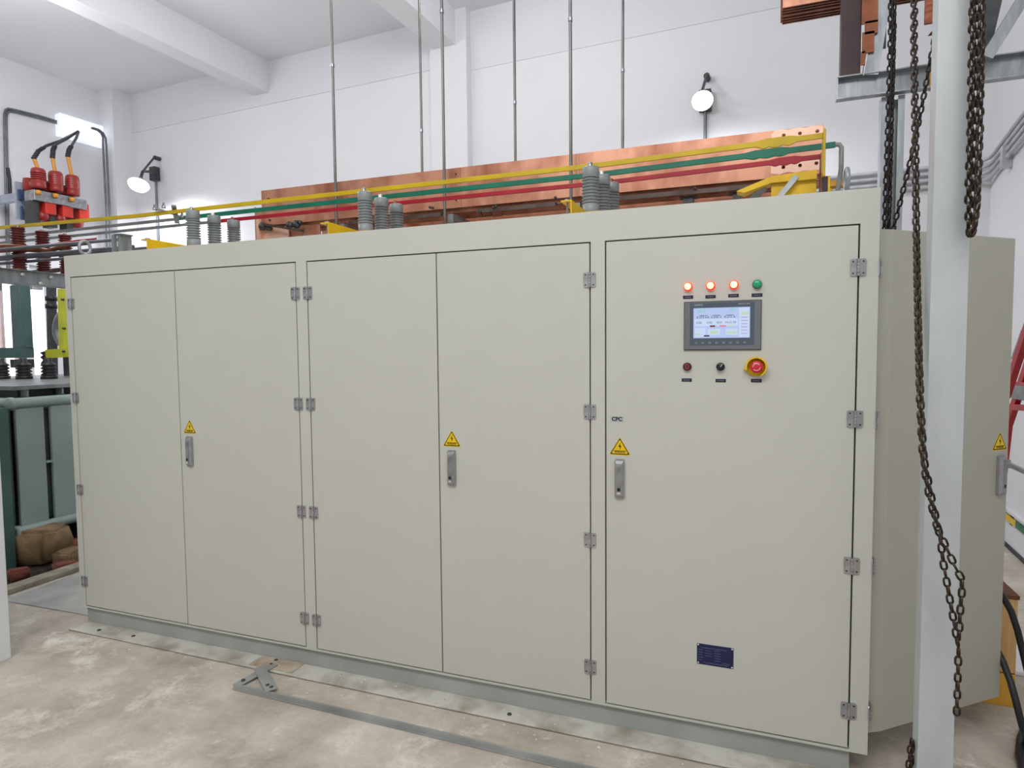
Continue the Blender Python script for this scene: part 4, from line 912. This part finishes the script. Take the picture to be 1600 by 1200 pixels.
# maroon post and struts above the beam
a, c = PY(1313, 60, YBM).x, PY(1344, 60, YBM).x
b = MB(); b.box(a, c, YBM-0.035, YBM+0.035, zb1, ZC)
obj('maroon_post', b, 'maroon_sleeve', label='dark maroon flat post standing on the galvanized cross beam', cat='post', bev=0.003)
b = MB(); b.bar(PY(1389, -60, YBM-0.02), PY(1359, 119, YBM-0.02), 0.072, 0.04, 0, up=(0, 1, 0)); b.bar(PY(1379, -60, YBM-0.045), PY(1349, 118, YBM-0.045), 0.006, 0.008, 1, up=(0, 1, 0))
obj('slanted_strut', b, ['galvanized', 'steel'], label='grey steel strut slanting up from the cross beam beside the maroon post', cat='strut')
b = MB(); b.bar(PY(1540, 92, YBM-0.1), PY(1605, -12, YBM-0.1), 0.05, 0.05, 0, up=(0, 1, 0)); b.bar(PY(1600, -6, YBM-0.1), PY(1660, -110, YBM-0.1), 0.05, 0.05, 0, up=(0, 1, 0))
obj('slanted_strut', b, 'galvanized', label='grey steel strut slanting up to the right behind the hanging chain', cat='strut')
b = MB(); a = PY(1535, 90, YBM).x; c = PY(1572, 0, YBM).x
b.prism([(a, zb1), (a+0.03, zb1), (c, zb1+0.33), (c, zb1+0.55), (a, zb1+0.55)], YBM+0.02, YBM+0.028, 'xz'); obj('gusset_plate', b, 'dark_steel', label='dark gusset plate above the cross beam right of the column', cat='plate')
# laminated copper stack
t = empty('copper_stack', (0.4, 1.1, 3.15), 'stack of copper busbars edge on at the upper right beside the maroon post', 'busbar')
YS = 1.36; z0 = PY(1223, 14, YS).z; x0 = PY(1223, 5, YS).x
for k in range(13):
    b = MB(); dx = (0, 0.004, -0.004, 0.006, 0.0, 0.003, -0.003, 0.005, 0)[k % 9]
    b.box(x0+dx, 1.2, YS+k*0.015, YS+k*0.015+0.010, z0+(0.004, 0, 0.006, 0.002, 0.005, 0, 0.003, 0.006, 0.001)[k % 9], z0+0.26); obj('copper_bar', b, 'copper_dark', t)
b = MB(); b.box(x0, 0.2, YS-0.004, YS-0.0005, z0+0.004, z0+0.26); obj('front_bar', b, 'copper', t)
t = empty('copper_tabs', PY(1360, 80, 1.22), 'stepped brown copper connection plates hanging left of the chains at upper right', 'busbar')
for (x_0, y_0, x_1, y_1) in ((1348, -30, 1372, 33), (1352, 33, 1372, 50), (1348, 50, 1366, 80), (1346, 80, 1352, 100)):
    a = PY(x_0, y_0, 1.24); c = PY(x_1, y_1, 1.24); b = MB(); b.box(a.x, c.x, 1.245, 1.255, c.z, a.z); obj('tab', b, 'copper_brown', t)
a = PY(1374, 45, 1.36); c = PY(1384, 76, 1.36); b = MB(); b.box(a.x, c.x, 1.355, 1.36, c.z, a.z+0.3); obj('tab', b, 'dark_steel', t)
t = empty('copper_stack', PY(1455, 36, 0.9), 'short stack of copper plates hanging just left of the steel column top', 'busbar')
for k in range(4):
    a = PY(1445+3*k, 37-3*k, 0.9+0.03*k); c = PY(1500, -60, 0.9+0.03*k); b = MB(); b.box(a.x, c.x, 0.9+0.03*k, 0.915+0.03*k, a.z, c.z); obj('copper_bar', b, 'copper_dark', t)
b = MB(); a = PY(1452, 52, 1.0); b.prism([(a.x, a.z), (a.x+0.09, a.z), (a.x+0.09, a.z+0.10)], 1.02, 1.03, 'xz'); obj('corner_plate', b, 'copper_brown', t)
b = MB(); a = PY(1453, 108, YBM-0.01); c = PY(1463, 142, YBM-0.01); b.box(a.x, c.x+0.1, YBM-0.012, YBM-0.002, c.z+0.004, a.z-0.006); obj('yellow_plate', b, 'wood_yellow', label='small ochre plate on the cross beam left of the column', cat='plate')

# chains: every link a part
def link_mesh(L_=0.036, W_=0.0215, r=0.0033, matn='chain_steel'):
    hw = W_/2-r; hl = L_/2-W_/2; pts = []
    for k in range(5): t_ = PI*k/4; pts.append((hw*math.cos(t_), 0, hl+hw*math.sin(t_)))
    for k in range(5): t_ = PI+PI*k/4; pts.append((hw*math.cos(t_), 0, -hl+hw*math.sin(t_)))
    b = MB(); b.tube(pts, r, 6, 0, closed=True); o = obj('chain_link', b, matn, org=(0, 0, 0)); me = o.data; bpy.data.objects.remove(o); return me
link_a = link_mesh(0.0300, 0.0185, 0.0030)
link_b = link_mesh(0.0285, 0.0190, 0.0037, 'chain_bright')
link_c = link_mesh(0.0365, 0.0230, 0.0042, 'chain_dark')
def chain(paths, label, group=None, mesh=link_a, pitch=0.0220, jit=0.12, tw0=0.0):
    root = empty('hoist_chain', paths[0][-1], label, 'chain', group)
    for j, path in enumerate(paths):
        P = [Vector(p) for p in path]
        lens = [(P[k+1]-P[k]).length for k in range(len(P)-1)]
        for i in range(int(sum(lens)/pitch)+1):
            s_ = (i+0.37*j)*pitch; k = 0
            while k < len(lens)-1 and s_ > lens[k]: s_ -= lens[k]; k += 1
            p = P[k] + (P[k+1]-P[k])*(s_/max(lens[k], 1e-6)); d = (P[k+1]-P[k]).normalized()
            o = bpy.data.objects.new('chain_link', mesh); q = d.to_track_quat('Z', 'Y')
            q = q @ Matrix.Rotation(tw0*(1+j) + (PI/2 if i % 2 else 0) + random.uniform(-jit, jit), 3, 'Z').to_quaternion()
            o.rotation_mode = 'QUATERNION'; o.rotation_quaternion = q; o.location = p - ORG[root]; o.parent = root; C.objects.link(o)
    return root
def CP(lst, y): return [PY(a_, b_, y) for a_, b_ in lst]
def CS(lst, y0, y1, yb=0, ye=1200):               # a strand that comes forward on its way down
    return [PY(a_, b_, y0+(y1-y0)*min(1, max(0, (b_+160)/860))) for a_, b_ in lst]
# near chain: an upper double strand that divides in front of the column
yA = -0.62
chain([CS([(1432, -160), (1429, 60), (1431, 200), (1433, 440), (1436, 560), (1440, 660), (1444, 720), (1458, 790), (1469, 840), (1474, 880), (1483, 930), (1492, 980), (1497, 1010)], 0.0, yA),
       CS([(1429, -160), (1427, 60), (1429, 200), (1431, 350), (1434, 470), (1437, 620), (1442, 720), (1453, 780), (1464, 822), (1479, 856), (1492, 885), (1503, 905), (1503, 925), (1500, 960), (1498, 1000)], -0.03, yA-0.024),
       CP([(1498, 1010), (1497, 1040), (1495, 1110)], yA)],
      'long rusty chain hanging in front of the column and splitting into two strands')
# thick doubled chain ending in a loop at the column's right edge
yD = -0.58
chain([CP([(1520, -160), (1519, 60), (1516, 200), (1513, 320), (1513, 352), (1516, 366)], yD), CP([(1535, -160), (1534, 60), (1531, 200), (1527, 320), (1523, 352), (1518, 366)], yD-0.02),
       CP([(1527, -160), (1526, 60), (1523, 200), (1519, 330), (1517, 352)], yD+0.022)],
      'thick doubled steel chain hanging to a loop at the right edge of the column', mesh=link_b, pitch=0.0208, jit=0.25, tw0=0.6)
# chains farther back, passing behind the open door
yC = 0.80
chain([CP([(1392, -160), (1391, 60), (1387, 200), (1382, 345), (1380, 400)], yC), CP([(1399, -160), (1397, 60), (1393, 200), (1389, 345), (1388, 400)], yC+0.03),
       CP([(1396, -160), (1395, 60), (1391, 200), (1386, 345), (1385, 400)], yC+0.06)],
      'dark doubled chain hanging straight down behind the open side door', mesh=link_c, pitch=0.0270, jit=0.25, tw0=0.5)
chain([CP([(1466, 10), (1461, 55), (1447, 130), (1436, 190), (1420, 262), (1408, 310), (1396, 357), (1384, 400)], 0.60)],
      'dark single chain hanging slantwise from the column down behind the door', mesh=link_c, pitch=0.0270, tw0=0.5)
chain([CP([(1424, 1160), (1421, 1185), (1419, 1215)], -0.50), CP([(1428, 1160), (1426, 1190), (1424, 1215)], -0.49)],
      'rusty chain end beside the foot of the column at the bottom edge')

# ================================================================== FLOOR ITEMS
t = empty('flat_steel_frame', PZ(400, 1080, 0), 'grey flat steel frame with a triangular end lying on the floor before the cabinet', 'frame')
A_, B_, E_, F_, G_ = PZ(369, 1073, 0.004), PZ(430, 1042, 0.004), PZ(960, 1213, 0.004), PZ(405, 1047, 0.004), PZ(424, 1082, 0.004)
b = MB(); d = (E_-A_).normalized(); b.bar(A_, A_+d*4.2, 0.046, 0.005); b.bar(A_+Vector((0, -0.016, 0.012)), A_+d*4.2+Vector((0, -0.016, 0.012)), 0.004, 0.022); obj('long_bar', b, 'plate_steel', t)
b = MB(); b.bar(A_+Vector((0, 0, 0.006)), B_+Vector((0, 0, 0.014)), 0.040, 0.005); obj('diagonal_bar', b, 'plate_steel', t)
b = MB(); b.bar(F_+Vector((0, 0, 0.016)), G_+Vector((0, 0, 0.010)), 0.052, 0.005); obj('cross_bar', b, 'plate_steel', t)
for q in ((380, 1065), (418, 1073), (424, 1076), (424, 1040)):
    p = PZ(q[0], q[1], 0.010); b = MB(); b.lathe((p.x, p.y, 0.008), [(0.009, 0), (0.009, 0.012), (0, 0.013)], 8); obj('bolt', b, 'dark_steel', t)
# plaster chips: nobody could count them
b = MB(); random.seed(3)
for k in range(170):
    u = random.random(); xx = -3.9 + 3.9*u; yy = random.choice((-0.10, -0.10, 0.0)) - abs(random.gauss(0, 0.035))
    zf = 0.0 if yy < -0.095 else 0.0112; s_ = random.uniform(0.002, 0.0065)*(1.5 if random.random() < 0.08 else 1)
    a = random.random()*PI; ca, sa = math.cos(a)*s_, math.sin(a)*s_
    b.add([(xx+ca, yy+sa, zf), (xx-sa, yy+ca, zf), (xx-ca, yy-sa*0.6, zf), (xx+sa, yy-ca, zf), (xx, yy, zf+s_*0.7)], [(0, 1, 4), (1, 2, 4), (2, 3, 4), (3, 0, 4), (3, 2, 1, 0)])
obj('plaster_chips', b, 'chips', label='scattered plaster chips and dust on the floor along the cabinet base', cat='debris', kind='stuff')
# wooden crate behind the open door
p = PZ(1585, 1106, 0.0); cx1, cy0 = p.x, p.y
zt = 0.475
t = empty('wooden_crate', (cx1-0.15, cy0+0.15, 0), 'upright wooden crate with a yellow lower board behind the open side door', 'crate')
b = MB(); b.box(cx1-0.30, cx1, cy0, cy0+0.30, 0.0, 0.145); obj('lower_board', b, 'wood_yellow', t, bev=0.003, label='yellow lower board')
b = MB(); b.box(cx1-0.30, cx1, cy0, cy0+0.30, 0.150, zt); obj('side_board', b, 'wood', t, bev=0.003)
b = MB(); b.box(cx1-0.305, cx1+0.004, cy0-0.004, cy0+0.304, zt, zt+0.016); b.box(cx1-0.298, cx1-0.002, cy0+0.002, cy0+0.298, 0.145, 0.150); obj('rim_board', b, 'wood_edge', t)
# black cables at the right edge
b = MB(); b.tube([PD(x_, y_, 2.55) for x_, y_ in ((1558, 920), (1567, 932), (1580, 955), (1590, 985), (1597, 1015), (1608, 1060))] , 0.0125, 10)
obj('black_cable', b, 'cable_black', label='thick black cable curving down at the right edge, upper one', cat='cable', group='black cables at the right edge')
b = MB(); b.tube([PD(1556, 1012, 2.56), PD(1567, 1034, 2.54), PD(1579, 1065, 2.50), PD(1588, 1098, 2.47), PD(1596, 1130, 2.45)] + [PZ(1606, 1165, 0.016), PZ(1596, 1195, 0.016), PZ(1600, 1260, 0.016)], 0.013, 10)
obj('black_cable', b, 'cable_black', label='thick black cable reaching the floor at the right edge, lower one', cat='cable', group='black cables at the right edge')
b = MB(); b.tube([PZ(1604, 1130, 0.016), PZ(1594, 1155, 0.016), PZ(1592, 1180, 0.016), PZ(1600, 1215, 0.016)], 0.013, 10)
obj('black_cable', b, 'cable_black', label='loop of thick black cable lying on the floor at the lower right corner', cat='cable', group='black cables at the right edge')
p = PZ(1592, 1045, 0.0); b = MB(); b.box(p.x-0.05, p.x+0.25, p.y-0.08, p.y+0.25, 0.0, 0.02); obj('white_board', b, 'white_paint', label='small white board lying on the floor beyond the crate at the right edge', cat='board', bev=0.006)
